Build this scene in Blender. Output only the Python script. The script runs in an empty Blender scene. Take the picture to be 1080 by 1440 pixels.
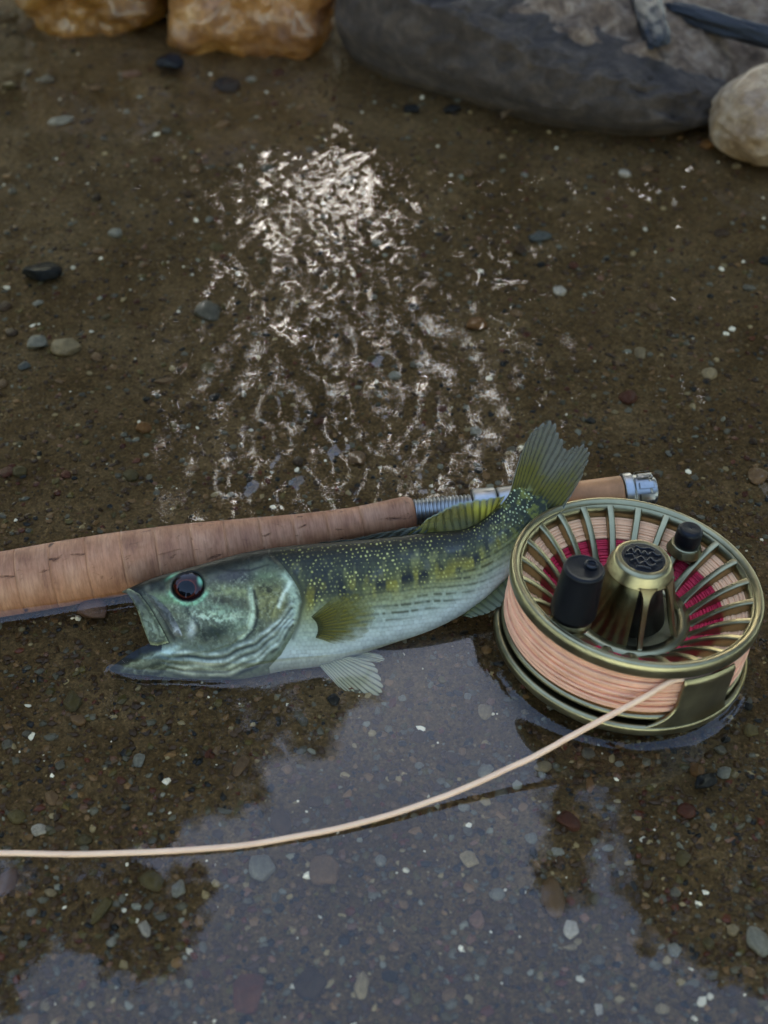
import bpy, math, random
import numpy as np
from mathutils import Matrix, Vector

random.seed(7)
RNG = np.random.default_rng(11)
scene = bpy.context.scene
col = scene.collection

# ------------------------------------------------------------------ camera
CAM_H = 0.36
FPX = 720 / math.tan(math.radians(20.5))          # focal length in photo pixels (1080 x 1440)
CAM = np.array([0.0, 0.0, CAM_H])
_c = math.sqrt(0.5)
RIGHT = np.array([1.0, 0, 0]); UP = np.array([0, _c, _c]); FWD = np.array([0, _c, -_c])
cd = bpy.data.cameras.new('camera'); cam = bpy.data.objects.new('camera', cd); col.objects.link(cam)
cam.location = CAM; cam.rotation_euler = (math.radians(45), 0, 0)
cd.sensor_fit = 'VERTICAL'; cd.sensor_height = 36.0
cd.lens = 18.0 / math.tan(math.radians(20.5))
cd.clip_start = 0.01; cd.clip_end = 1000
cd.dof.use_dof = True; cd.dof.focus_distance = 0.478; cd.dof.aperture_fstop = 11.0
scene.camera = cam

# ------------------------------------------------------------------ sky, sun, exposure
SUN_AZ = math.radians(-3.2)      # measured from +Y towards +X
SUN_EL = math.radians(31.0)
w = bpy.data.worlds.new('World'); scene.world = w; w.use_nodes = True
nt = w.node_tree; nt.nodes.clear()
sky = nt.nodes.new('ShaderNodeTexSky'); sky.sky_type = 'NISHITA'; sky.sun_disc = False
sky.sun_elevation = SUN_EL; sky.sun_rotation = SUN_AZ
sky.air_density = 1.0; sky.dust_density = 0.65; sky.ozone_density = 0.4
bg = nt.nodes.new('ShaderNodeBackground'); bg.inputs['Strength'].default_value = 0.15
wo = nt.nodes.new('ShaderNodeOutputWorld')
nt.links.new(sky.outputs[0], bg.inputs[0]); nt.links.new(bg.outputs[0], wo.inputs[0])
sd = bpy.data.lights.new('sun', 'SUN'); sd.energy = 0.5; sd.angle = math.radians(38); sd.color = (1.0, 0.95, 0.80)
sun = bpy.data.objects.new('sun', sd); col.objects.link(sun)
SUNV = Vector((math.sin(SUN_AZ) * math.cos(SUN_EL), math.cos(SUN_AZ) * math.cos(SUN_EL), math.sin(SUN_EL)))
sun.rotation_euler = SUNV.to_track_quat('Z', 'Y').to_euler()
vs = scene.view_settings
vs.view_transform = 'Standard'; vs.look = 'None'; vs.exposure = 2.75; vs.gamma = 1.0; vs.use_curve_mapping = False
scene.cycles.max_bounces = 8; scene.cycles.transparent_max_bounces = 16
scene.cycles.caustics_reflective = False; scene.cycles.caustics_refractive = False

# ------------------------------------------------------------------ helpers
def ray(px, py):
    px = np.asarray(px, float); py = np.asarray(py, float)
    return (px[..., None] - 540) / FPX * RIGHT + (720 - py[..., None]) / FPX * UP + FWD

def ground(px, py, z=0.0):
    d = ray(px, py); t = (np.asarray(z) - CAM_H) / d[..., 2]
    return CAM + d * t[..., None]

def project(P):
    d = np.asarray(P) - CAM; z = d @ FWD
    return 540 + FPX * (d @ RIGHT) / z, 720 - FPX * (d @ UP) / z

def lin(r, g, b, k=1.0):
    c = np.array([r, g, b], float) / 255
    return np.where(c <= 0.04045, c / 12.92, ((c + 0.055) / 1.055) ** 2.4) * k

def sm(a, b, x):
    t = np.clip((x - a) / (b - a), 0, 1)
    return t * t * (3 - 2 * t)

def _hash(ix, iy, iz, seed):
    h = (ix.astype(np.int64) * 374761393 + iy.astype(np.int64) * 668265263 + iz.astype(np.int64) * 2147483647 + seed * 974711) & 0xFFFFFFFF
    h = ((h ^ (h >> 13)) * 1274126177) & 0xFFFFFFFF
    h = ((h ^ (h >> 16)) * 2246822519) & 0xFFFFFFFF
    return ((h ^ (h >> 15)) & 0xFFFFFF) / float(0xFFFFFF)

def vnoise(x, y, z=None, seed=0):
    x = np.asarray(x, float); y = np.asarray(y, float)
    z = np.zeros_like(x) if z is None else np.asarray(z, float)
    x0 = np.floor(x); y0 = np.floor(y); z0 = np.floor(z)
    fx = x - x0; fy = y - y0; fz = z - z0
    fx = fx * fx * (3 - 2 * fx); fy = fy * fy * (3 - 2 * fy); fz = fz * fz * (3 - 2 * fz)
    r = 0
    for dx in (0, 1):
        for dy in (0, 1):
            for dz in (0, 1):
                wgt = (fx if dx else 1 - fx) * (fy if dy else 1 - fy) * (fz if dz else 1 - fz)
                r = r + wgt * _hash(x0 + dx, y0 + dy, z0 + dz, seed)
    return r * 2 - 1

def fbm(x, y, z=None, oct=4, seed=0, gain=0.5):
    a = 1.0; r = 0; f = 1.0
    for i in range(oct):
        r = r + a * vnoise(np.asarray(x) * f + 17.3 * i, np.asarray(y) * f - 9.1 * i, None if z is None else np.asarray(z) * f, seed + i)
        a *= gain; f *= 2.03
    return r

def crom(pts, n):
    """Catmull-Rom through the points, n samples evenly in parameter"""
    p = np.asarray(pts, float); m = len(p)
    e = np.vstack([2 * p[0] - p[1], p, 2 * p[-1] - p[-2]])
    t = np.linspace(0, m - 1, n); i = np.minimum(t.astype(int), m - 2); f = (t - i)[:, None]
    a, b, c, d = e[i], e[i + 1], e[i + 2], e[i + 3]
    return 0.5 * (2 * b + (c - a) * f + (2 * a - 5 * b + 4 * c - d) * f ** 2 + (3 * b - a - 3 * c + d) * f ** 3)

def new_obj(name, me, parent=None):
    o = bpy.data.objects.new(name, me); col.objects.link(o)
    if parent is not None: o.parent = parent
    return o

def make_mesh(name, V, Fq, mat=None, colr=None, smooth=True):
    """V (n,3); Fq an int array (m,4) or (m,3), or a list of such arrays"""
    V = np.ascontiguousarray(np.asarray(V, float).reshape(-1, 3))
    Fs = Fq if isinstance(Fq, list) else [Fq]
    Fs = [np.asarray(f, np.int32) for f in Fs if len(f)]
    me = bpy.data.meshes.new(name)
    me.vertices.add(len(V)); me.vertices.foreach_set('co', V.astype(np.float32).ravel())
    nl = sum(f.size for f in Fs); nf = sum(len(f) for f in Fs)
    me.loops.add(nl); me.loops.foreach_set('vertex_index', np.concatenate([f.ravel() for f in Fs]))
    me.polygons.add(nf)
    tot = np.concatenate([np.full(len(f), f.shape[1], np.int32) for f in Fs])
    st = np.concatenate([[0], np.cumsum(tot)[:-1]]).astype(np.int32)
    me.polygons.foreach_set('loop_start', st)
    try: me.polygons.foreach_set('loop_total', tot)
    except Exception: pass
    me.polygons.foreach_set('use_smooth', np.full(nf, bool(smooth)))
    me.update(calc_edges=True); me.validate()
    if colr is not None:
        c = np.asarray(colr, np.float32)
        if c.shape[1] == 3: c = np.hstack([c, np.ones((len(c), 1), np.float32)])
        at = me.color_attributes.new('Col', 'FLOAT_COLOR', 'POINT'); at.data.foreach_set('color', c.ravel())
    if mat is not None: me.materials.append(mat)
    return me

def obj(name, V, Fq, mat, parent=None, colr=None, smooth=True):
    return new_obj(name, make_mesh(name, V, Fq, mat, colr, smooth), parent)

def grid_faces(nu, nv, wrap_v=False, wrap_u=False):
    i = np.arange(nu if wrap_u else nu - 1)[:, None]; j = np.arange(nv if wrap_v else nv - 1)[None, :]
    i2 = (i + 1) % nu; j2 = (j + 1) % nv
    a = i * nv + j; b = i2 * nv + j; c = i2 * nv + j2; d = i * nv + j2
    return np.stack([a, b, c, d], -1).reshape(-1, 4)

def tag(o, label=None, cat=None, group=None, kind=None):
    if label: o['label'] = label
    if cat: o['category'] = cat
    if group: o['group'] = group
    if kind: o['kind'] = kind
    return o

def empty(name, loc=(0, 0, 0)):
    o = bpy.data.objects.new(name, None); col.objects.link(o); o.location = loc; o.empty_display_size = 0.02
    return o

def lathe(profile, n=96, th0=0.0, th1=2 * math.pi, closed_profile=True):
    p = np.asarray(profile, float); full = abs(th1 - th0 - 2 * math.pi) < 1e-6
    th = np.linspace(th0, th1, n, endpoint=not full)
    V = np.stack([np.cos(th)[:, None] * p[:, 0], np.sin(th)[:, None] * p[:, 0], np.ones((n, 1)) * p[:, 1]], -1).reshape(-1, 3)
    F = [grid_faces(n, len(p), wrap_v=closed_profile, wrap_u=full)]
    return V, F

def rounded(poly, rad, seg=4):
    """round the corners of a closed 2D profile"""
    p = np.asarray(poly, float); n = len(p); out = []
    for i in range(n):
        a, b, c = p[i - 1], p[i], p[(i + 1) % n]
        u = a - b; v = c - b; lu = np.linalg.norm(u); lv = np.linalg.norm(v)
        r = min(rad, lu * 0.45, lv * 0.45)
        q0 = b + u / lu * r; q1 = b + v / lv * r
        for k in range(seg + 1):
            t = k / seg; out.append((1 - t) ** 2 * q0 + 2 * t * (1 - t) * b + t * t * q1)
    return np.array(out)

def tube(path, rad, n=8, cap=True):
    p = np.asarray(path, float); m = len(p); rad = np.broadcast_to(np.asarray(rad, float), (m,))
    t = np.gradient(p, axis=0); t /= np.linalg.norm(t, axis=1)[:, None] + 1e-12
    nrm = np.zeros_like(p); ref = np.array([0, 0, 1.0])
    if abs(t[0] @ ref) > 0.9: ref = np.array([1.0, 0, 0])
    a = np.cross(t[0], ref); a /= np.linalg.norm(a)
    for i in range(m):
        a = a - t[i] * (a @ t[i]); a /= np.linalg.norm(a) + 1e-12; nrm[i] = a
    bn = np.cross(t, nrm)
    th = np.linspace(0, 2 * math.pi, n, endpoint=False)
    V = p[:, None, :] + rad[:, None, None] * (np.cos(th)[None, :, None] * nrm[:, None, :] + np.sin(th)[None, :, None] * bn[:, None, :])
    F = [grid_faces(m, n, wrap_v=True)]
    V = V.reshape(-1, 3)
    if cap:
        V = np.vstack([V, p[0], p[-1]]); k = m * n
        j = np.arange(n); j2 = (j + 1) % n
        F.append(np.stack([np.full(n, k), j2, j], -1)); F.append(np.stack([np.full(n, k + 1), (m - 1) * n + j, (m - 1) * n + j2], -1))
    return V, F

def seg_dist(px, py, poly):
    """distance to a polyline, and signed side (+ on its left in image coordinates)"""
    poly = np.asarray(poly, float); best = np.full(px.shape, 1e9); side = np.zeros(px.shape)
    for a, b in zip(poly[:-1], poly[1:]):
        d = b - a; L = d @ d
        t = np.clip(((px - a[0]) * d[0] + (py - a[1]) * d[1]) / L, 0, 1)
        qx = px - a[0] - t * d[0]; qy = py - a[1] - t * d[1]
        r = np.hypot(qx, qy); s = np.sign(d[0] * (py - a[1]) - d[1] * (px - a[0]))
        m = r < best; best = np.where(m, r, best); side = np.where(m, s, side)
    return best, side

def in_poly(px, py, poly):
    poly = np.asarray(poly, float); r = np.zeros(px.shape, bool); n = len(poly)
    for i in range(n):
        x1, y1 = poly[i - 1]; x2, y2 = poly[i]
        c = ((y1 > py) != (y2 > py)) & (px < (x2 - x1) * (py - y1) / (y2 - y1 + 1e-12) + x1)
        r ^= c
    return r

# ------------------------------------------------------------------ materials
def mat_new(name):
    m = bpy.data.materials.new(name); m.use_nodes = True
    t = m.node_tree; t.nodes.clear()
    out = t.nodes.new('ShaderNodeOutputMaterial')
    return m, t, out

def N(t, typ, **kw):
    n = t.nodes.new(typ)
    for k, v in kw.items():
        if k.startswith('_'): setattr(n, k[1:], v)
        else: n.inputs[k.replace('__', ' ')].default_value = v
    return n

def noise_tex(t, scale, detail=4, rough=0.55, dist=0.0, coord='Object', sc=None):
    tc = t.nodes.new('ShaderNodeTexCoord'); n = t.nodes.new('ShaderNodeTexNoise')
    n.inputs['Scale'].default_value = scale; n.inputs['Detail'].default_value = detail
    n.inputs['Roughness'].default_value = rough; n.inputs['Distortion'].default_value = dist
    if sc:
        mp = t.nodes.new('ShaderNodeMapping'); mp.inputs['Scale'].default_value = sc
        t.links.new(tc.outputs[coord], mp.inputs[0]); t.links.new(mp.outputs[0], n.inputs['Vector'])
    else: t.links.new(tc.outputs[coord], n.inputs['Vector'])
    return n

def ramp(t, src, stops):
    r = t.nodes.new('ShaderNodeValToRGB'); e = r.color_ramp.elements
    while len(e) > 2: e.remove(e[-1])
    for i, (p, c) in enumerate(stops):
        x = e[i] if i < 2 else e.new(p)
        x.position = p; x.color = (c[0], c[1], c[2], 1)
    t.links.new(src, r.inputs[0]); return r

def simple_mat(name, color, rough=0.5, metal=0.0, coat=0.0, noise=None, bump=None, spec=0.5, rvar=0.0):
    """principled with an optional (scale, amount) colour mottling and (scale, strength, distance) bump"""
    m, t, out = mat_new(name)
    b = N(t, 'ShaderNodeBsdfPrincipled', Roughness=rough, Metallic=metal)
    b.inputs['Coat Weight'].default_value = coat; b.inputs['Specular IOR Level'].default_value = spec
    if coat: b.inputs['Coat Roughness'].default_value = 0.08
    if noise:
        n = noise_tex(t, noise[0], 6, 0.6)
        a = noise[1]; c = np.array(color)
        r = ramp(t, n.outputs['Fac'], [(0.3, c * (1 - a)), (0.7, np.minimum(c * (1 + a), 1))])
        t.links.new(r.outputs[0], b.inputs['Base Color'])
        if rvar:
            mr = N(t, 'ShaderNodeMapRange'); mr.inputs[3].default_value = max(rough - rvar, 0.02); mr.inputs[4].default_value = rough + rvar
            t.links.new(n.outputs['Fac'], mr.inputs[0]); t.links.new(mr.outputs[0], b.inputs['Roughness'])
    else: b.inputs['Base Color'].default_value = (*color, 1)
    if bump:
        n2 = noise_tex(t, bump[0], 5, 0.6); bp = N(t, 'ShaderNodeBump', Strength=bump[1], Distance=bump[2])
        t.links.new(n2.outputs['Fac'], bp.inputs['Height']); t.links.new(bp.outputs[0], b.inputs['Normal'])
    t.links.new(b.outputs[0], out.inputs[0]); return m

def vcol_mat(name, rough=0.5, coat=0.0, bump=None, use_alpha=False, mott=None, sss=0.0, transl=0.0, spec=0.5, metal=0.0):
    m, t, out = mat_new(name)
    a = N(t, 'ShaderNodeAttribute'); a.attribute_name = 'Col'
    b = N(t, 'ShaderNodeBsdfPrincipled', Roughness=rough, Metallic=metal)
    b.inputs['Coat Weight'].default_value = coat; b.inputs['Coat Roughness'].default_value = 0.1
    b.inputs['Specular IOR Level'].default_value = spec
    src = a.outputs['Color']
    if mott:
        n = noise_tex(t, mott[0], 6, 0.65); r = ramp(t, n.outputs['Fac'], [(0.3, [1 - mott[1]] * 3), (0.7, [1 + 0.0] * 3)])
        mx = t.nodes.new('ShaderNodeMix'); mx.data_type = 'RGBA'; mx.blend_type = 'MULTIPLY'; mx.inputs[0].default_value = 1
        t.links.new(src, mx.inputs[6]); t.links.new(r.outputs[0], mx.inputs[7]); src = mx.outputs[2]
    t.links.new(src, b.inputs['Base Color'])
    if sss:
        b.inputs['Subsurface Weight'].default_value = sss; b.inputs['Subsurface Radius'].default_value = (0.002, 0.002, 0.0015); b.inputs['Subsurface Scale'].default_value = 1.0
    if bump:
        n2 = noise_tex(t, bump[0], 5, 0.6); bp = N(t, 'ShaderNodeBump', Strength=bump[1], Distance=bump[2])
        t.links.new(n2.outputs['Fac'], bp.inputs['Height']); t.links.new(bp.outputs[0], b.inputs['Normal'])
    sh = b.outputs[0]
    if transl:
        tr = N(t, 'ShaderNodeBsdfTranslucent'); t.links.new(src, tr.inputs[0])
        mx = N(t, 'ShaderNodeMixShader', Fac=transl); t.links.new(sh, mx.inputs[1]); t.links.new(tr.outputs[0], mx.inputs[2]); sh = mx.outputs[0]
    if use_alpha:
        tp = N(t, 'ShaderNodeBsdfTransparent'); mx = N(t, 'ShaderNodeMixShader')
        t.links.new(a.outputs['Alpha'], mx.inputs[0]); t.links.new(tp.outputs[0], mx.inputs[1]); t.links.new(sh, mx.inputs[2]); sh = mx.outputs[0]
    t.links.new(sh, out.inputs[0]); return m

# water: clear, mirror-like by Fresnel
M_water, t, out = mat_new('clear_water')
fr = N(t, 'ShaderNodeFresnel', IOR=1.33); gl = N(t, 'ShaderNodeBsdfGlossy', Roughness=0.0); tp = N(t, 'ShaderNodeBsdfTransparent')
gl.inputs['Color'].default_value = (1, 1, 1, 1); tp.inputs['Color'].default_value = (0.93, 0.89, 0.80, 1)
ge = N(t, 'ShaderNodeNewGeometry'); inv = N(t, 'ShaderNodeMath', _operation='SUBTRACT'); inv.inputs[0].default_value = 1.0; mu = N(t, 'ShaderNodeMath', _operation='MULTIPLY')
t.links.new(ge.outputs['Backfacing'], inv.inputs[1]); t.links.new(inv.outputs[0], mu.inputs[0]); t.links.new(fr.outputs[0], mu.inputs[1])
mx = N(t, 'ShaderNodeMixShader'); t.links.new(mu.outputs[0], mx.inputs[0]); t.links.new(tp.outputs[0], mx.inputs[1]); t.links.new(gl.outputs[0], mx.inputs[2])
n1 = noise_tex(t, 55, 2, 0.5); bp = N(t, 'ShaderNodeBump', Strength=1.0, Distance=0.00006)
t.links.new(n1.outputs['Fac'], bp.inputs['Height']); t.links.new(bp.outputs[0], gl.inputs['Normal'])
t.links.new(mx.outputs[0], out.inputs[0])

# bed: wet brown sand
M_bed, t, out = mat_new('wet_sand')
b = N(t, 'ShaderNodeBsdfPrincipled', Roughness=0.55)
b.inputs['Specular IOR Level'].default_value = 0.06
na = noise_tex(t, 24, 7, 0.68); nb = noise_tex(t, 900, 3, 0.7); nc = noise_tex(t, 320, 4, 0.65)
ra = ramp(t, na.outputs['Fac'], [(0.3, (0.072, 0.043, 0.017)), (0.5, (0.108, 0.068, 0.031)), (0.72, (0.165, 0.11, 0.056))])
rb = ramp(t, nb.outputs['Fac'], [(0.3, (0.45, 0.43, 0.40)), (0.62, (1.25, 1.2, 1.1)), (0.75, (2.6, 2.5, 2.3))])
rc = ramp(t, nc.outputs['Fac'], [(0.3, (0.6, 0.58, 0.55)), (0.7, (1.35, 1.3, 1.22))])
m1 = t.nodes.new('ShaderNodeMix'); m1.data_type = 'RGBA'; m1.blend_type = 'MULTIPLY'; m1.inputs[0].default_value = 1
m2 = t.nodes.new('ShaderNodeMix'); m2.data_type = 'RGBA'; m2.blend_type = 'MULTIPLY'; m2.inputs[0].default_value = 1
t.links.new(ra.outputs[0], m1.inputs[6]); t.links.new(rb.outputs[0], m1.inputs[7]); t.links.new(m1.outputs[2], m2.inputs[6]); t.links.new(rc.outputs[0], m2.inputs[7])
t.links.new(m2.outputs[2], b.inputs['Base Color'])
bp = N(t, 'ShaderNodeBump', Strength=0.8, Distance=0.0012); ad = N(t, 'ShaderNodeMath', _operation='ADD')
t.links.new(nb.outputs['Fac'], ad.inputs[0]); t.links.new(nc.outputs['Fac'], ad.inputs[1]); t.links.new(ad.outputs[0], bp.inputs['Height'])
t.links.new(bp.outputs[0], b.inputs['Normal']); t.links.new(b.outputs[0], out.inputs[0])

# ------------------------------------------------------------------ key positions
REEL_R = 0.042
REEL_O = np.array([0.08305946, 0.30195341, 0.02781789])
REEL_N = np.array([0.10639, 0.10532, 0.98873]); REEL_N /= np.linalg.norm(REEL_N)
REEL_A = np.cross([0, 1, 0], REEL_N); REEL_A /= np.linalg.norm(REEL_A); REEL_B = np.cross(REEL_N, REEL_A)
GRIP0 = ground(-120, 843, 0.001); GRIP1 = ground(582, 721, 0.009)
SEAT0 = GRIP1; SEAT1 = ground(925, 688.5, 0.011)
BELLY = [(159, 946), (200, 955), (283, 956), (330, 957), (380, 946), (450, 938), (513, 919), (558, 903), (620, 883), (672, 858)]

def bed_z(x, y):
    x = np.asarray(x, float); y = np.asarray(y, float)
    z = -0.0095 + 0.0045 * sm(0.42, 0.75, y) + 0.0016 * fbm(x * 14, y * 14, oct=3, seed=3) + 0.0006 * fbm(x * 90, y * 90, oct=2, seed=5)
    z = z + 0.35 * sm(1.6, 4.5, np.maximum(np.abs(x) * 0.9, y)) * (0.8 + 0.4 * vnoise(x * 0.7, y * 0.7, seed=9))
    return z

def axis_coords(core0, core1, d, far0, far1, grow=1.25):
    a = list(np.arange(core0, core1 + d * 0.5, d)); s = d
    while a[-1] < far1: s *= grow; a.append(a[-1] + s)
    s = d; pre = []; v = core0
    while v > far0: s *= grow; v -= s; pre.append(v)
    return np.array(pre[::-1] + a)

# ------------------------------------------------------------------ stream bed
xs = axis_coords(-0.32, 0.36, 0.0022, -150, 150); ys = axis_coords(0.12, 0.95, 0.0022, -150, 150)
X, Y = np.meshgrid(xs, ys, indexing='ij')
bed = obj('stream_bed', np.stack([X, Y, bed_z(X, Y)], -1).reshape(-1, 3), grid_faces(len(xs), len(ys)), M_bed)
tag(bed, 'brown sandy stream bed under shallow clear water', None, kind='structure')

# ------------------------------------------------------------------ water
xs = axis_coords(-0.24, 0.27, 0.00115, -6, 6); ys = axis_coords(0.16, 0.80, 0.00115, -6, 6)
X, Y = np.meshgrid(xs, ys, indexing='ij')
PXg, PYg = project(np.stack([X, Y, np.zeros_like(X)], -1))
vis = (Y > 0.12) & (np.abs(X) < 0.4) & (Y < 1.0)
PXg = np.where(vis, PXg, 5000); PYg = np.where(vis, PYg, 5000)
def waves(X, Y, lam, n, seed, spread=math.pi, base=math.pi / 2):
    r = np.random.default_rng(seed); z = 0
    for i in range(n):
        l = lam * (0.7 + 0.75 * r.random()); k = 2 * math.pi / l; a = base + spread * (r.random() * 2 - 1)
        z = z + np.cos(k * (math.cos(a) * X + math.sin(a) * Y) + r.random() * 6.28) / k
    return z / math.sqrt(n / 2)            # unit rms slope, roughly
RIP = [(430, 150, 55), (422, 250, 74), (445, 350, 100), (500, 450, 165), (510, 550, 205), (490, 640, 235), (480, 740, 250)]
rx = np.interp(PYg, [q[1] for q in RIP], [q[0] for q in RIP]); rw = np.interp(PYg, [q[1] for q in RIP], [q[2] for q in RIP])
mask = np.exp(-(np.abs(PXg - rx) / rw) ** 2.2) * sm(120, 200, PYg) * (1 - sm(740, 800, PYg))
amp = np.interp(PYg, [140, 230, 300, 420, 560, 700], [0.010, 0.015, 0.040, 0.080, 0.11, 0.125])
mask2 = np.exp(-((PXg - 960) / 120) ** 2 - ((PYg - 330) / 90) ** 2) * 0.03 + np.exp(-((PXg - 790) / 160) ** 2 - ((PYg - 470) / 110) ** 2) * 0.03
mask2 = mask2 + 0.02 * np.exp(-((PXg - 130) / 130) ** 2 - ((PYg - 230) / 130) ** 2)
patch = 0.5 + 0.5 * vnoise(X * 22, Y * 16, seed=31)
slope = mask * amp * (0.65 + 0.6 * patch) + mask2 * (0.3 + patch) + 0.006 * (1 - sm(720, 860, PYg)) * vis
fine_w = 1 - sm(300, 430, PYg)
Z = slope * (fine_w * (0.7 * waves(X, Y, 0.0064, 20, 1, math.pi) + 0.8 * waves(X, Y, 0.0105, 18, 2, 0.8, 0.0)) + (1 - fine_w) * (0.38 * waves(X, Y, 0.0085, 18, 6, math.pi) + 0.95 * waves(X, Y, 0.0145, 16, 7, 0.75, 0.0)) + 0.45 * waves(X, Y, 0.027, 12, 4, 1.2, 0.3)) + 0.0010 * (waves(X, Y, 0.11, 6, 5) * vis)
# meniscus where the water climbs the reel, the rod and the fish
def menis(d, A=0.0011, L=0.0024): return A * np.exp(-np.maximum(d, 0) / L)
bc = REEL_O - REEL_N * REEL_R * 0.68
rr = np.hypot(X - bc[0], Y - bc[1]); Z = Z + menis(np.abs(rr - REEL_R * 1.02), 0.0016, 0.0028)
gd, _ = seg_dist(X, Y, [GRIP0[:2], GRIP1[:2]]); Z = Z + menis(gd - 0.0105, 0.0019, 0.0045)
B3 = ground(*(np.array(BELLY, float) - np.array([0, 12.0])).T, 0.0)
fd, _ = seg_dist(X, Y, B3[:, :2]); Z = Z + menis(fd, 0.0012, 0.003)
water = obj('water', np.stack([X, Y, Z], -1).reshape(-1, 3), grid_faces(len(xs), len(ys)), M_water)
tag(water, 'shallow clear stream water, rippled behind the rod and calm before it', None, kind='structure')
# ------------------------------------------------------------------ trees on the far bank (seen as reflections in the water), light-blocking trees behind
M_leaf = vcol_mat('leaf', 0.5, transl=0.12)
M_bark = simple_mat('bark', (0.06, 0.045, 0.03), 0.85, noise=(6, 0.4), bump=(9, 0.8, 0.03))
def mirror_dir(px, py):
    d = ray(px, py); d = d * np.array([1, 1, -1.0]); return d / np.linalg.norm(d, axis=-1)[..., None]
LEFT_P = [(-900, 700), (590, 700), (575, 850), (540, 900), (500, 945), (455, 965), (470, 1040), (430, 1060), (405, 1010), (365, 1075), (330, 1110), (255, 1150), (170, 1200), (-40, 1215), (-500, 1300), (-900, 1250)]
LEFT_B = [(-60, 1245), (30, 1250), (120, 1228), (230, 1235), (275, 1235), (285, 1300), (240, 1330), (215, 1385), (170, 1360), (90, 1330), (30, 1300), (0, 1420), (-60, 1460)]
RIGHT_P = [(715, 700), (2000, 700), (2000, 1250), (1300, 1400), (1090, 1395), (1020, 1400), (985, 1350), (920, 1335), (890, 1230), (885, 1120), (850, 1050), (845, 1180), (825, 1290), (775, 1275), (770, 1210), (795, 1130), (775, 1050), (720, 985), (722, 850)]
def tree_ok(px, py):
    jx = px + 28 * vnoise(px / 45, py / 45, seed=40) + 16 * vnoise(px / 14, py / 14, seed=41) + RNG.normal(size=px.shape) * 11
    jy = py + 28 * vnoise(px / 45, py / 45, seed=42) + 16 * vnoise(px / 14, py / 14, seed=43) + RNG.normal(size=px.shape) * 11
    ok = (jy < 835) | in_poly(jx, jy, LEFT_P) | in_poly(jx, jy, LEFT_B) | in_poly(jx, jy, RIGHT_P)
    return ok
trees = [  # foot azimuth (deg), distance, label
    (-52, 7.5, 'broad leafy tree on the far bank, mirrored at the far left'),
    (-24, 7.0, 'leaning leafy tree whose crown darkens the calm water before the fish'),
    (-1, 9.5, 'tall leafy tree behind the bright gap mirrored above the rod'),
    (22, 8.0, 'leafy tree on the far bank mirrored behind the reel'),
    (44, 6.5, 'overhanging leafy tree mirrored beside the reel in the right corner'),
    (75, 7.0, 'leafy tree on the bank beyond the right edge of the pool'),
    (-82, 7.0, 'leafy tree on the bank beyond the left edge of the pool'),
    (110, 6.5, 'unseen leafy tree added off to the right to block skylight'), (145, 7.0, 'unseen leafy tree added behind the right shoulder of the viewer to block skylight'), (180, 7.5, 'unseen leafy tree added straight behind the viewer to block skylight'),
    (-145, 7.0, 'unseen leafy tree added behind the left shoulder of the viewer to block skylight'), (-115, 6.5, 'unseen leafy tree added off to the left to block skylight')]  # trees behind and beside the viewer are unseen, added to block skylight
N_leaf = 260000
az = RNG.uniform(-160, 197, N_leaf); el = np.degrees(np.arcsin(RNG.uniform(math.sin(math.radians(9)), math.sin(math.radians(72)), N_leaf)))
st = sorted(trees)
xa = RNG.uniform(-24, 22, 30000); xe = RNG.uniform(14, 46, 30000); xb = RNG.uniform(-42, 42, 50000); xf = RNG.uniform(44, 70, 50000); az = np.concatenate([az, xa, xb]); el = np.concatenate([el, xe, xf]); N_leaf = len(az)
nr = np.clip(np.round(np.interp(az, [t_[0] for t_ in sorted(trees)], range(len(trees)))).astype(int), 0, len(trees) - 1)
dist = np.array([q[1] for q in st])[nr] / np.maximum(np.cos(np.radians(el)), 0.45) * RNG.uniform(0.82, 1.15, N_leaf)
dist = dist + 0.5 * vnoise(az / 4, el / 4, seed=51)
dv = np.stack([np.sin(np.radians(az)) * np.cos(np.radians(el)), np.cos(np.radians(az)) * np.cos(np.radians(el)), np.sin(np.radians(el))], -1)
org = np.array([0, 0.25, 0.0])
# where does this direction mirror in the frame
mv = dv * np.array([1, 1, -1.0]); zf = mv @ FWD
mpx = np.where(zf > 0.05, 540 + FPX * (mv @ RIGHT) / zf, 0); mpy = np.where(zf > 0.05, 720 - FPX * (mv @ UP) / zf, 5000)
infr = (zf > 0.2) & (mpx > -900) & (mpx < 2000) & (mpy > 0) & (mpy < 1460)
keep = np.where(infr, tree_ok(mpx, mpy), el < np.where(np.abs(az) > 80, 36.0, 54.0) + 8 * vnoise(az / 9, el / 9, seed=61))
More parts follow.
